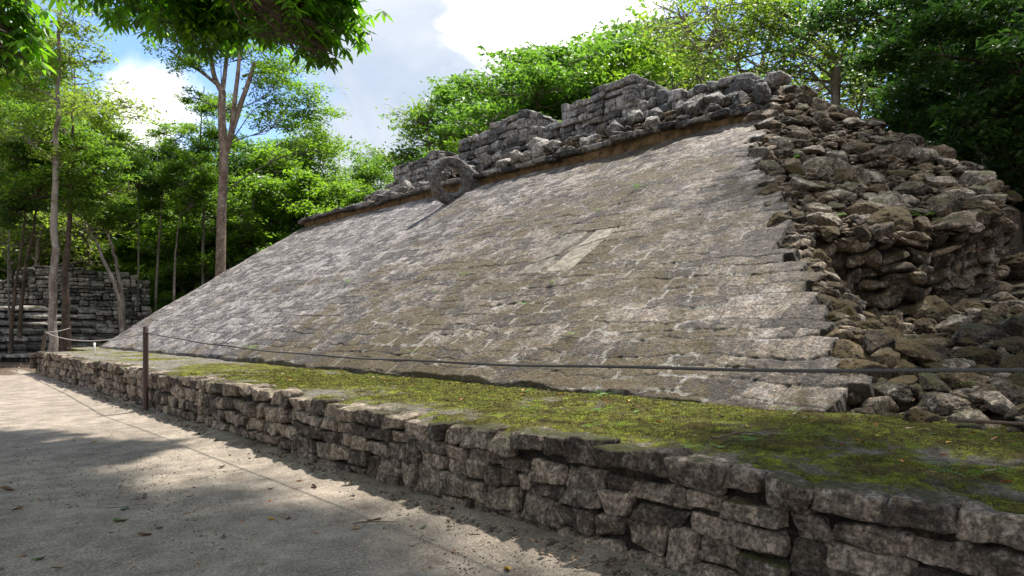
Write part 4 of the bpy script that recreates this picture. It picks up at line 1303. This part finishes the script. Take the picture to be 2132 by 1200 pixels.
L4 = 'tree in shade behind the collapsed end of the ruin'; G4 = 'shaded trees behind the collapsed end'
# far tall wood, left
for (k, px, d, s) in (('forest_a', -60, 47, 1.05), ('forest_b', 60, 50, 1.1), ('sparse', 150, 44, 1.25), ('forest_b', 560, 50, 1.12), ('forest_a', 640, 46, 1.0),
                      ('forest_b', 700, 56, .95), ('dark_a', 500, 44, .95), ('forest_a', 770, 60, 1.12), ('sparse', 20, 42, 1.3), ('sparse', 240, 46, .95),
                      ('forest_c', 120, 62, 1.0), ('forest_a', 330, 60, .80), ('forest_a', 430, 58, .9), ('forest_b', 850, 66, 1.22), ('forest_a', 960, 60, .60), ('forest_a', 590, 62, 1.2),
                      ('sparse', 80, 38, 1.25), ('sparse', 180, 40, 1.4), ('forest_c', 60, 44, 1.2), ('sparse', 230, 50, 1.35), ('forest_b', 160, 47, 1.0), ('sparse', -20, 37, 1.3), ('forest_b', 0, 60, 1.2), ('forest_b', 200, 56, .95), ('forest_b', 300, 52, .75), ('forest_b', 400, 50, .85), ('forest_b', 130, 50, .95), ('sparse', 350, 44, .85), ('forest_b', 480, 56, 1.1)):
    T_(k, px, d, s, L1, G1)
for (k, px, d, s) in (('under_a', 300, 37.2, .42), ('under_b', 345, 37, .45), ('under_a', 390, 37.3, .5), ('under_b', 262, 36.5, .34), ('under_a', 430, 37, .55), ('under_b', 60, 43, .8), ('under_b', 130, 44, .85), ('under_b', 0, 44, .9), ('under_b', 210, 44, .8), ('under_a', 250, 42, .8), ('under_a', 300, 42, 1.15), ('under_a', 380, 40, 1.25), ('under_b', 430, 43, 1.3), ('under_a', 470, 40, 1.3), ('under_a', 530, 39, 1.45), ('under_a', 600, 40, 1.55),
                      ('under_b', 640, 40, 1.4), ('under_b', 560, 43, 1.7), ('under_b', 690, 44, 1.45), ('under_a', 720, 42, 1.5), ('under_b', 760, 48, 1.5), ('under_a', 820, 50, 1.5),
                      ('under_a', 250, 45, 1.35), ('under_b', 190, 47, 1.2), ('under_b', 110, 50, 1.2), ('under_b', 40, 50, 1.2), ('under_b', -30, 50, 1.3),
                      ('under_b', 350, 42, 1.1), ('under_b', 300, 41, .9), ('under_b', 400, 41, 1.0), ('under_a', 420, 47, 1.7), ('under_b', 290, 46, 1.3), ('under_a', 480, 45, 1.8), ('under_a', 640, 47, 1.8), ('under_a', 340, 44, 1.8), ('under_b', 270, 52, 1.8), ('under_a', 180, 52, 1.9), ('under_b', 80, 56, 2.0), ('under_a', 10, 54, 2.0), ('under_a', 560, 52, 2.1), ('under_b', 400, 54, 2.0)):
    T_(k, px, d, s, L2, G2)
# behind the crest: each tree scaled to the height it has there
def top_of(cm):
    a = np.zeros(len(cm.vertices) * 3, np.float32); cm.vertices.foreach_get('co', a)
    return float(np.percentile(a[2::3], 99.7))
PTOP = {k: top_of(v[1]) for k, v in PT.items()}
for (k, px, d, elev) in (('acacia', 1110, 34, 560), ('acacia', 1255, 37, 560), ('acacia', 985, 42, 480), ('forest_b', 1340, 33, 585), ('acacia', 1190, 46, 560),
                      ('forest_b', 1060, 46, 480), ('sparse', 900, 42, 450), ('forest_b', 1180, 35, 500), ('forest_b', 1430, 40, 540), ('airy', 1480, 30, 690), ('airy', 1720, 36, 700), ('forest_b', 930, 48, 405), ('forest_b', 1290, 46, 560),
                      ('airy', 1570, 29, 740), ('under_b', 1100, 32, 430), ('under_b', 1000, 36, 400), ('forest_b', 1540, 44, 440),
                      ('acacia', 1340, 42, 600), ('forest_b', 1120, 42, 510), ('acacia', 1380, 38, 580), ('forest_a', 1380, 40, 560), ('forest_b', 1010, 46, 440), ('under_b', 1240, 30, 470)):
    T_(k, px, d, (1.5 + elev * d / 1410) / PTOP[k], L3, G3)
# shaded wood on the right
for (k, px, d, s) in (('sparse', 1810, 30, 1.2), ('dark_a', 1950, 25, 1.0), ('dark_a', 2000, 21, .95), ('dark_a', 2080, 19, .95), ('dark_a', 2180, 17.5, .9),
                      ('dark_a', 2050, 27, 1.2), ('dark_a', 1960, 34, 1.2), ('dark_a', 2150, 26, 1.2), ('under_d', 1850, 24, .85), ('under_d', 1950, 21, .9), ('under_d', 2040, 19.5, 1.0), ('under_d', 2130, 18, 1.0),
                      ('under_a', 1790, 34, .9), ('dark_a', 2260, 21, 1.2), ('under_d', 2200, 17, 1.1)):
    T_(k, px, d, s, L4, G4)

# the tall pale forked tree beyond the slope
def forked():
    x, y = W(459, 34)
    rr = lambda px, py, d=34: np.array([*W(px, d), 1.5 + (680 - py) / 1410 * d]) - np.array([x, y, 0])
    T = Tubes(); r = np.random.default_rng(5)
    def limb(pp, ra, rb):
        P = np.array(pp); t = np.linspace(0, 1, len(P)); tt = np.linspace(0, 1, len(P) * 5)
        Q = np.stack([np.interp(tt, t, P[:, i]) for i in range(3)], -1)
        for _ in range(3):
            for i in range(3): Q[1:-1, i] = np.convolve(Q[:, i], [.25, .5, .25], 'same')[1:-1]
        T.add(Q, np.linspace(ra, rb, len(Q)), 12, .08, 3)
    limb([(0, 0, -.3), rr(459, 600), rr(460, 480), rr(467, 330), rr(461, 230), rr(463, 190)], .27, .17)
    limb([rr(467, 330), rr(478, 290, 33.8), rr(500, 220, 33.6), rr(520, 165, 33.5), rr(530, 130, 33.5)], .16, .09)
    limb([rr(463, 195), rr(445, 160), rr(437, 100), rr(430, 40), rr(432, -60)], .14, .07)
    limb([rr(463, 195), rr(470, 140, 34.4), rr(478, 60, 34.6), rr(485, -60, 35)], .12, .06)
    limb([rr(480, 285, 33.8), rr(490, 200, 33.2), rr(498, 130, 33), rr(500, 60, 33), rr(495, -40, 33)], .13, .05)
    limb([rr(450, 175), rr(420, 150, 33.5), rr(385, 130, 33.2), rr(355, 105, 33)], .09, .04)
    limb([rr(505, 160), rr(530, 150, 34), rr(555, 155, 34)], .07, .03)
    tm = T.mesh('forked_trunk', M['bark_red'])
    bl = []
    for (px, py, d, s) in ((390, 120, 33, 1.5), (350, 70, 33, 1.4), (430, 60, 35, 1.6), (520, 110, 34, 1.5), (570, 170, 34, 1.5), (590, 240, 35, 1.8), (640, 230, 36, 1.8), (545, 30, 34, 1.6), (470, -20, 34, 2.0),
                           (380, 10, 34, 1.6), (660, 310, 35, 1.4), (480, 230, 36, 1.2), (400, 200, 35, .8), (620, 150, 35, 1.7)):
        c = rr(px, py, d); bl.append((c[0], c[1], c[2], s, s, s * .55))
    t2, cm = tree_meshes('forked', 44, [(0, 0, 5), tuple(rr(462, 260)), tuple(rr(460, 120))], .05, bl, M['leaf_bright'], .17, M['bark_grey'], 22000, twigs=12, limb_r=.9)
    t = root('forked_tree', (x, y, 0), 'tall pale-barked tree with a forked trunk rising behind the far end of the slope', 'tree')
    put('trunk', tm, t); br = put('branches', t2, t); put('crown', cm, t)
forked()

# slender trees in front of the steps
def thin_tree(px, d, pts, r0, bark, leaf, blobs, label, nleaf=5000, size=.17, zb=0.0, seed=1):
    x, y = W(px, d)
    f = lambda q, dd=d: tuple(np.array([*W(q[0], q[2] if len(q) > 2 else dd), 1.5 + (680 - q[1]) / 1410 * (q[2] if len(q) > 2 else dd)]) - np.array([x, y, zb]))
    bl = []
    for (bx, by, s) in blobs:
        c = f((bx, by)); bl.append((c[0], c[1] + tq.uniform(-.8, .8), c[2], s, s, s * .6))
    tm, cm = tree_meshes('slender', seed, [(0, 0, -.2)] + [f(q) for q in pts], r0, bl, leaf, size, bark, nleaf, twigs=10, limb_r=.45, r1f=.22, wob=.06)
    plant_tree(tm, cm, (x, y, zb), 0, 1, label, name='slender_tree')
thin_tree(110, 27, [(111, 640), (114, 480), (116, 330), (122, 180), (124, 60), (125, -60)], .17, M['bark_pale'], M['leaf_pale'],
          [(60, 60, 1.6), (150, 40, 1.5), (90, 150, 1.5), (150, 230, 1.4), (60, 270, 1.5), (130, 340, 1.3), (40, 180, 1.4), (190, 110, 1.0)], 'straight pale-trunked tree in front of the left steps', 9000, seed=51)
thin_tree(135, 28, [(136, 640), (138, 540), (146, 450), (152, 330), (150, 220)], .17, M['bark_dark'], M['leaf_mid'],
          [(100, 350, 1.5), (170, 300, 1.4), (60, 400, 1.3), (130, 260, 1.5), (210, 360, 1.2), (170, 420, 1.0), (20, 330, 1.5)], 'brown-trunked tree close beside the pale trunk at the steps', 13000, seed=52)
thin_tree(40, 30, [(42, 660), (50, 580), (66, 500), (78, 420), (84, 330)], .10, M['bark_dark'], M['leaf_mid'],
          [(40, 420, 1.2), (90, 400, 1.2), (10, 300, 1.4), (70, 250, 1.4), (20, 450, 1.0)], 'leaning dark sapling rising across the left steps', 9000, seed=53)
thin_tree(20, 29, [(26, 650), (38, 560), (50, 490), (54, 400)], .09, M['bark_dark'], M['leaf_dark'],
          [(30, 380, 1.2), (0, 420, 1.2), (60, 330, 1.2)], 'second dark sapling crossing behind the leaning one at far left', 6000, seed=54)
thin_tree(19, 31, [(18, 600), (18, 500), (19, 400), (22, 300)], .05, M['bark_grey'], M['leaf_mid'],
          [(10, 300, 1.1), (40, 230, 1.1), (0, 200, 1.3)], 'very thin upright stem nearest the left edge of the steps', 5000, seed=55)
thin_tree(257, 32, [(250, 640), (238, 590), (215, 540), (198, 500), (180, 460), (165, 420)], .11, M['bark_pale'], M['leaf_mid'],
          [(150, 400, 1.2), (200, 380, 1.3), (230, 440, 1.2)], 'pale sapling leaning left where the steps meet the slope', 6500, seed=56)
thin_tree(259, 33, [(256, 620), (246, 570), (236, 520), (222, 480), (216, 440), (214, 400)], .11, M['bark_pale'], M['leaf_mid'],
          [(240, 330, 1.3), (190, 340, 1.2), (220, 280, 1.2)], 'pale sapling crossing the leaning one beside the slope edge', 6500, seed=57)
thin_tree(286, 36, [(287, 600), (289, 520), (288, 430), (290, 350)], .06, M['bark_grey'], M['leaf_dark'], [(280, 380, 1.4), (310, 330, 1.3), (260, 450, 1.0)], 'thin grey stem, first to the right of the crossing saplings', 7000, seed=58)
thin_tree(325, 37, [(324, 600), (330, 520), (336, 430), (342, 360)], .09, M['bark_pale'], M['leaf_mid'], [(320, 380, 1.5), (360, 330, 1.4), (340, 440, 1.0)], 'pale upright sapling half hidden behind the slope edge', 8000, seed=59)
thin_tree(360, 36, [(362, 580), (366, 520), (372, 460), (385, 400)], .07, M['bark_pale'], M['leaf_mid'], [(370, 380, 1.5), (410, 350, 1.4), (390, 430, 1.1)], 'short white-barked sapling behind the slope edge left of the forked tree', 8000, seed=60)
thin_tree(422, 38, [(421, 560), (425, 480), (424, 410), (415, 300), (425, 180)], .11, M['bark_grey'], M['leaf_mid'], [(400, 330, 1.6), (450, 300, 1.5), (430, 400, 1.3), (370, 280, 1.5), (440, 240, 1.3)], 'grey-stemmed tree just left of the tall forked tree', 12000, seed=61)
# fork-trunked tree behind the crest on the right
thin_tree(1735, 24, [(1738, 200), (1745, 140), (1770, 60), (1790, -20), (1800, -90)], .17, M['bark_pale'], M['leaf_mid'],
          [(1650, 30, 1.6), (1740, 10, 1.6), (1690, 120, 1.3), (1600, 0, 1.3), (1780, 110, 1.1)], 'pale tree with a leaning trunk just behind the rubble crest', 3200, seed=62)
thin_tree(1748, 24.5, [(1735, 190), (1738, 130), (1700, 90), (1620, 60), (1540, 30)], .15, M['bark_pale'], M['leaf_pale'],
          [(1560, 40, 1.5), (1480, 80, 1.6), (1450, 20, 1.5), (1620, 100, 1.4), (1520, 130, 1.2)], 'pale tree sending a long limb leftward above the rubble crest', 2800, seed=63)
thin_tree(2010, 20, [(1990, 300), (1960, 220), (1920, 130), (1880, 60), (1800, 10)], .11, M['bark_pale'], M['leaf_dark'],
          [(1900, 60, 1.5), (1820, 20, 1.4), (1980, 120, 1.4), (1930, 220, 1.0)], 'thin pale trunk leaning left across the shaded wood', 10000, seed=64)
thin_tree(2072, 17, [(2062, 385), (2050, 330), (2030, 300), (2005, 230), (1985, 150)], .085, M['bark_pale'], M['leaf_dark'],
          [(2040, 230, 1.1), (2000, 150, 1.1), (2090, 260, 1.1), (2080, 150, 1.1)], 'slender whitish trunk rising behind the end of the rubble skyline', 9000, seed=65)
thin_tree(2160, 14.5, [(2150, 200), (2120, 120), (2080, 50), (2040, -40)], .16, M['bark_dark'], M['leaf_dark'],
          [(2100, 60, 1.2), (2060, 160, 1.2), (2130, 220, 1.2), (1980, 80, 1.1), (2120, 330, .9), (2000, 260, 1.0)], 'thick dark trunk leaning in from the right edge', 14000, seed=66)

# canopy reaching over the path from the left: hand-shaped drooping leaves
def overhang():
    base = np.array([-3.2, 8.5, 0.0])
    bl = []
    for (px, py, d, sx, sz, w) in ((580, 20, 10.5, .8, .5, 1.3), (630, 40, 10, .65, .55, 1.4), (680, 10, 10, .45, .4, .9), (640, 100, 9.8, .36, .36, 1.1), (675, 130, 9.6, .22, .30, 1.0), (590, 80, 10.2, .4, .3, .9), (730, -20, 9.8, .3, .2, .8),
                           (420, 20, 10.5, .9, .42, 1.3), (330, 20, 11, .8, .4, 1.2), (480, 40, 10.8, .7, .45, 1.2), (400, 75, 10.6, .45, .3, .9), (250, -20, 11.5, .6, .25, .6), (150, -45, 10, .5, .25, .5),
                           (10, 60, 8.6, .35, .55, 1.5), (5, 150, 8.4, .22, .45, 1.6), (30, 110, 8.6, .25, .35, 1.2), (-60, 40, 8.8, .6, .8, 1.0)):
        x, y = W(px, d); z = 1.5 + (680 - py) / 1410 * d + .22
        bl.append((x - base[0], y - base[1], z, sx, sx, sz * .9, w * 1.7))
    # the rest of the crown, above the picture, that shades the path
    for (x, y, z, s, w) in ((-2, 7, 8.5, 1.9, .30), (2.2, 6.4, 9.4, 1.7, .5), (0.5, 5, 8.2, 1.6, .30), (1.5, 8.5, 9.2, 1.9, .3), (3.5, 7.5, 9.0, 1.6, .3), (-4, 10, 8.2, 2.0, .3), (-1, 11, 9.0, 1.9, .3), (-3.5, 5, 8.0, 1.9, .3), (1, 2.5, 7.8, 1.7, .3), (3.2, 4.6, 8.6, 1.5, .3)):
        bl.append((x - base[0], y - base[1], z, s, s, s * .4, w))
    tm, cm = tree_meshes('overhang', 71, [(0, 0, -.3), (.1, 0, 2), (.3, .1, 4), (.8, .1, 6), (1.6, .1, 8.5)], .30, bl, M['leaf_over'], .235, M['bark_dark'], 3300, twigs=18, sig=.46, palm=True, limb_r=.13, fork_low=.8, s0=7, twr=.012, spread=1.1)
    plant_tree(tm, cm, tuple(base), 0, 1, 'near tree whose dark hand-shaped leaves hang into the top left of the view', name='overhanging_tree')
overhang()
# tall trees standing over the near end, their crowns above the view
def high_canopy(base, blobs, seed, leaf, label, nleaf=9000, size=.22):
    bl = [(x + 1.9 - base[0], y - base[1], z + 4, s, s, s * .4, w) for (x, y, z, s, w) in blobs]
    tm, cm = tree_meshes('canopy', seed, [(0, 0, -.3), (.2, .1, 4), (.3, .2, 8), (.2, .3, 12.5)], .25, bl, leaf, size, M['bark_dark'], nleaf, twigs=12, limb_r=.3, fork_low=.6)
    plant_tree(tm, cm, base, 0, 1, label, name='canopy_tree')
high_canopy((9.5, -6, 0), [(6.5, -.5, 9.5, 2.2, 1), (8.8, 1.2, 11, 1.9, .7), (6.3, 2.8, 9.5, 1.9, 1), (11, -1, 11, 2.2, .8), (4.5, -2.5, 9, 2.2, 1), (5.6, 5.6, 9.6, 1.9, 1), (13.5, .8, 12.5, 2, .7), (4.4, 1.4, 9.0, 1.9, 1), (4.5, 6.5, 9, 1.6, 1), (4.9, 4.4, 9, 1.6, 1), (5.2, 8.6, 9.6, 1.4, .8), (5.2, 7.6, 10.2, 1.6, .8), (3.9, 4.2, 8.9, 1.7, 1)], 81, M['leaf_mid'],
            'tall canopy tree over the near end of the ruin, crown above the view', 23000, .30)
high_canopy((20, -3, 0), [(16, 0, 13, 2.4, 1), (18.5, 3, 14, 2.6, 1), (14.5, 2.6, 14.5, 2, .8), (20, 6, 15, 2.6, 1), (18, -2, 12, 2.6, 1), (17, 5.4, 15, 2, .8)], 82, M['leaf_dark'],
            'tall canopy tree over the collapsed end, crown above the view', 7000)

# ------------------------------------------------------------------ fallen leaves, twigs, small plants
def leaf_mesh(name, mat, r, L=.1, w=.04):
    n = 9; m = 5
    u = np.linspace(0, 1, n); v = np.linspace(-1, 1, m)
    U, Vv = np.meshgrid(u, v, indexing='ij')
    wd = w * .5 * np.sin(math.pi * U ** .8) ** .8
    c = r.uniform(.3, 1.0); tw = r.uniform(-1, 1)
    X = (U - .5) * L; Y = Vv * wd
    Z = c * .5 * wd * Vv ** 2 * 2 + r.uniform(.05, .3) * L * (U - .5) ** 2 * 2 + tw * .3 * Y * (U - .5) * 4
    Y = Y + r.uniform(-.1, .1) * L * np.sin(U * 3)
    V = np.stack([X, Y, Z - Z.min() + .002], -1).reshape(-1, 3)
    return mesh(name, V, grid_faces(n, m), mat)
lr = np.random.default_rng(44)
LEAFM = {k: [leaf_mesh('fallen_leaf', M[k], lr, lr.uniform(.08, .13), lr.uniform(.03, .05)) for _ in range(4)] for k in ('dead_brown', 'dead_tan', 'dead_yellow', 'dead_green', 'dead_orange')}
LAB = {'dead_brown': ('dark brown curled leaf', 'brown leaves'), 'dead_tan': ('dry tan leaf', 'tan leaves'), 'dead_yellow': ('bright yellow fallen leaf', 'yellow leaves'), 'dead_green': ('dull green fallen leaf', 'green leaves'), 'dead_orange': ('orange-brown fallen leaf', 'orange leaves')}
def lay(kind, x, y, z, s, where, gw):
    o = put('fallen_leaf', LEAFM[kind][lr.integers(4)])
    o.location = (x, y, z); o.scale = (s, s, s); o.rotation_euler = (lr.uniform(-.25, .25), lr.uniform(-.25, .25), lr.uniform(0, 6.28))
    tag(o, LAB[kind][0] + ' lying on ' + where, 'leaf', LAB[kind][1] + ' on ' + gw)
def gpt(px, py, z=0.0):
    a = (px - 1066) / 1410; t = (z - 1.5) / ((680 - py) / 1410)
    return (math.sin(YAW) + a * math.cos(YAW)) * t, (math.cos(YAW) - a * math.sin(YAW)) * t
KP = ['dead_brown', 'dead_brown', 'dead_tan', 'dead_brown', 'dead_orange', 'dead_green', 'dead_tan']
# where the photograph shows the larger leaves of the path
for (px, py, k, s) in ((197, 922, 'dead_yellow', 1.0), (566, 1086, 'dead_yellow', .8), (1055, 1191, 'dead_yellow', 1.1), (285, 1041, 'dead_brown', 1.3), (300, 1040, 'dead_brown', 1.1), (38, 1064, 'dead_brown', 1.3), (298, 979, 'dead_orange', .9),
                       (462, 976, 'dead_green', 1.2), (250, 1091, 'dead_green', 1.2), (300, 1119, 'dead_brown', 1.0), (770, 1090, 'dead_brown', 1.0), (785, 1086, 'dead_brown', 1.1), (985, 1120, 'dead_tan', 1.2), (1003, 1115, 'dead_tan', 1.1),
                       (600, 1084, 'dead_tan', 1.0), (740, 1106, 'dead_tan', .9), (880, 1104, 'dead_green', .9), (655, 1018, 'dead_brown', 1.1), (625, 1006, 'dead_orange', .9), (15, 1025, 'dead_brown', 1.3), (5, 1190, 'dead_brown', 1.2),
                       (80, 1172, 'dead_green', 1.0), (120, 1188, 'dead_tan', .9), (46, 1165, 'dead_orange', 1.0), (820, 1046, 'dead_brown', 1.4), (850, 1049, 'dead_brown', 1.3), (56, 940, 'dead_brown', .8), (480, 950, 'dead_green', .8), (260, 1065, 'dead_green', 1.0), (160, 1060, 'dead_brown', .9)):
    x, y = gpt(px, py); lay(k, x, y, .014, s * .8, 'the sandy path', 'the path')
for _ in range(130):
    px = lr.uniform(0, 1250); py = 800 + 400 * lr.random() ** .7
    x, y = gpt(px, py)
    if x > 3.2 or y > 20: continue
    lay(KP[lr.integers(len(KP))], x, y, .014, lr.uniform(.25, .6), 'the sandy path', 'the path')
for _ in range(120):
    y = .7 + 10 * lr.random() ** 1.5; x = lr.uniform(3.9, 5.6)
    if lr.random() < .45: x = 5.35 + lr.normal(0, .15)
    lay(['dead_tan', 'dead_orange', 'dead_brown', 'dead_green', 'dead_yellow', 'dead_orange'][lr.integers(6)], x, y, .745 + .02 * (x - 3.4) / 2, lr.uniform(.35, .75), 'the mossy platform top', 'the platform')
# leaf litter among the low rubble: uncountable
def litter():
    V = []; F = []; n = 0; R = []
    base = [leaf_mesh('l', M['dead_tan'], lr, .08, .03) for _ in range(5)]
    cs = []
    for b in base:
        a = np.zeros(len(b.vertices) * 3, np.float32); b.vertices.foreach_get('co', a); cs.append(a.reshape(-1, 3))
    fq = grid_faces(9, 5)
    idx = []
    for i in range(3300):
        if i >= 2600:
            y = 1 + 18 * lr.random() ** 1.5; x = 3.33 - abs(lr.normal(0, .10)); z = .05
        elif i < 1500:
            x, y = reg_low()
            if fbm(x * 1.1, y * 1.1, 5.0, 2) < -.25: continue
            z = HL(x, y) + .01
        elif i < 1900:
            x, y = reg_up(); z = HU(x, y) + .06
        else:
            y = lr.uniform(27, 34); x = lr.uniform(-4, 8); z = .01
        A = np.array(Matrix.Rotation(lr.uniform(0, 6.28), 3, 'Z') @ Matrix.Rotation(lr.normal(0, .5), 3, 'X') @ Matrix.Rotation(lr.normal(0, .5), 3, 'Y'))
        P = cs[lr.integers(5)] * (lr.uniform(.6, 1.3) if i < 2600 else lr.uniform(.2, .6)) @ A.T + np.array([x, y, z])
        V.append(P); F.append(fq + n); n += len(P); R.append(np.full(len(P), lr.random()))
    m, t, b = new_mat('litter_leaves'); r = t.attr('rnd')
    t._in(b.inputs['Base Color'], t.mix(t.ramp(r, .1, .9), (.07, .035, .02), (.36, .23, .14))); b.inputs['Roughness'].default_value = .7
    o = put('leaf_litter', mesh('leaf_litter', np.concatenate(V), np.concatenate(F), m, {'rnd': np.concatenate(R)}))
    tag(o, 'dry leaf litter caught among the low stones of the collapsed end', 'leaf litter', kind='stuff')
litter()
# grit and pebbles on the path
def gravel():
    it = []
    V = []; F = []; R = []; n = 0
    for i in range(4200):
        if i < 1300:
            y = .8 + 20 * lr.random() ** 1.6; x = 3.38 - abs(lr.normal(0, .13)); r = lr.uniform(.005, .020)
        else:
            px = lr.uniform(0, 1300); py = 860 + 340 * lr.random(); x, y = gpt(px, py); r = lr.uniform(.003, .008)
            if x > 3.3: continue
        it.append((x, y, .03 * (x > 2.9) + .012 + r * .3, r))
    O = ico(1)
    for (x, y, z, r) in it:
        P = O[0] * np.array([1.2, 1, .7]) * r * (1 + lr.normal(0, .15, (len(O[0]), 1))) + np.array([x, y, z])
        V.append(P); F.append(O[1] + n); n += len(P); R.append(np.full(len(P), lr.random()))
    o = put('gravel', mesh('gravel', np.concatenate(V), np.concatenate(F), M['gravel'], {'rnd': np.concatenate(R)}))
    tag(o, 'small grit and stone chips strewn on the path and wall foot', 'gravel', kind='stuff')
M['gravel'] = mat_stone('gravel_chips', dark=(.18, .145, .115), light=(.42, .36, .30), black=.15, pale=.3)
gravel()
def twig(px, py, L, ang, r, z, label, seed):
    x, y = gpt(px, py, z); rg = np.random.default_rng(seed)
    P = bend((0, 0, .012), (L * math.cos(ang), L * math.sin(ang), .014), rg, 8, .05); P[:, 2] = np.abs(P[:, 2]) + .006
    T = Tubes(); T.add(P, np.linspace(r, r * .4, 8), 6)
    m = P[4]; T.add(bend(m, m + np.array([L * .25 * math.cos(ang + .8), L * .25 * math.sin(ang + .8), .02]), rg, 4), np.linspace(r * .6, r * .3, 4), 5)
    o = put('twig', T.mesh('twig', M['twig'])); o.location = (x, y, z); tag(o, label, 'twig')
twig(735, 1096, .32, -.6, .006, .012, 'thin brown twig with a leaf at its tip lying mid path', 1)
twig(1245, 806, .45, -.2, .013, .76, 'grey stick lying at the foot of the slope', 2)
twig(220, 1063, .3, -.3, .004, .012, 'fine dark twig lying on the left of the path', 3)
twig(1200, 1190, .35, -.5, .006, .02, 'brown twig near the foot of the wall at the bottom', 4)
twig(1990, 880, .9, -1.0, .016, .84, 'crooked grey root-like stick on the platform at the right', 5)
twig(1480, 915, .4, -.9, .008, .77, 'short pale stick half sunk in the moss', 6)

def fern(loc, s, label, seed, name='fern', nrm=None):
    r = np.random.default_rng(seed); V = []; F = []; n = 0; R = []
    for k in range(r.integers(5, 8)):
        a = r.uniform(0, 6.28); L = s * r.uniform(.6, 1.0); el = r.uniform(.5, 1.1)
        m = 12; t = np.linspace(0, 1, m)
        X = L * t * math.cos(el * .5); Z = L * (t * math.sin(el) - .55 * t ** 2)
        for i in range(1, m):
            for sg in (-1, 1):
                w = L * .22 * math.sin(math.pi * min(1, t[i] * .85 + .12)); p = np.array([X[i], 0, Z[i]])
                q = [p, p + [w * .25, sg * w * .5, .01 * s], p + [w * .35, sg * w, -.01 * s], p + [L * .05 + w * .2, sg * w * .45, 0]]
                ca, sa = math.cos(a), math.sin(a)
                for v in q: V.append((v[0] * ca - v[1] * sa, v[0] * sa + v[1] * ca, v[2] + .005))
                F.append([n, n + 1, n + 2, n + 3]); n += 4; R += [r.random()] * 4
    o = put(name, mesh(name, np.array(V), np.array(F), M['leaf_fern'], {'rnd': R}, smooth=False)); o.location = loc
    if nrm is not None: o.rotation_euler = nrm
    return tag(o, label, 'plant', 'small ferns on the ruin')
fl = 'tiny bright green fern sprouting from moss or a stone joint'
k = 0
for (px, py, s) in ((1250, 822, .22), (1640, 856, .20), (1000, 782, .2), (1090, 815, .14), (1270, 815, .16), (1380, 822, .13), (1320, 858, .12), (1500, 930, .12), (1560, 915, .14), (2015, 990, .22), (1250, 855, .15), (1300, 885, .12), (1100, 850, .12), (1230, 888, .13), (1440, 928, .12)):
    x, y = gpt(px, py, .76); fern((x, y, .745), s, fl, 100 + k); k += 1
def slpt(px, py):
    a = (px - 1066) / 1410; b = (680 - py) / 1410; dx = math.sin(YAW) + a * math.cos(YAW); dy = math.cos(YAW) - a * math.sin(YAW)
    t = (Z0 - TAN * X0 - 1.5) / (b - TAN * dx); return dx * t, dy * t, 1.5 + b * t
for (px, py, s) in ((1325, 395, .34), (725, 590, .28), (525, 730, .35), (970, 573, .16), (1090, 637, .14), (1245, 442, .12), (1155, 300+290, .12), (905, 610, .14), (860, 737, .16), (1192, 700, .12)):
    x, y, z = slpt(px, py); fern((x - .02, y, z + .02), s, 'tiny bright green plant rooted in a joint of the slope', 200 + k, 'seedling')['group'] = 'seedlings on the slope'; k += 1
for (x, y) in ((9.5, 1.9), (8.2, 1.6), (7.5, 2.4), (10.5, 1.7), (7.0, 1.1), (8.8, 1.0), (12, 1.8), (6.6, 1.7), (11.2, 1.3)):
    fern((x, y, HL(x, y) + .03), lr.uniform(.18, .32), 'small fern growing among the fallen stones at the foot of the collapsed end', 300 + k)['group'] = 'ferns among the fallen stones'; k += 1
for _ in range(14):
    x, y = reg_up(); fern((x, y, HU(x, y) + .12), lr.uniform(.12, .22), 'small weed sprouting between the upper rubble stones', 400 + k, 'weed')['group'] = 'weeds on the upper rubble'; k += 1
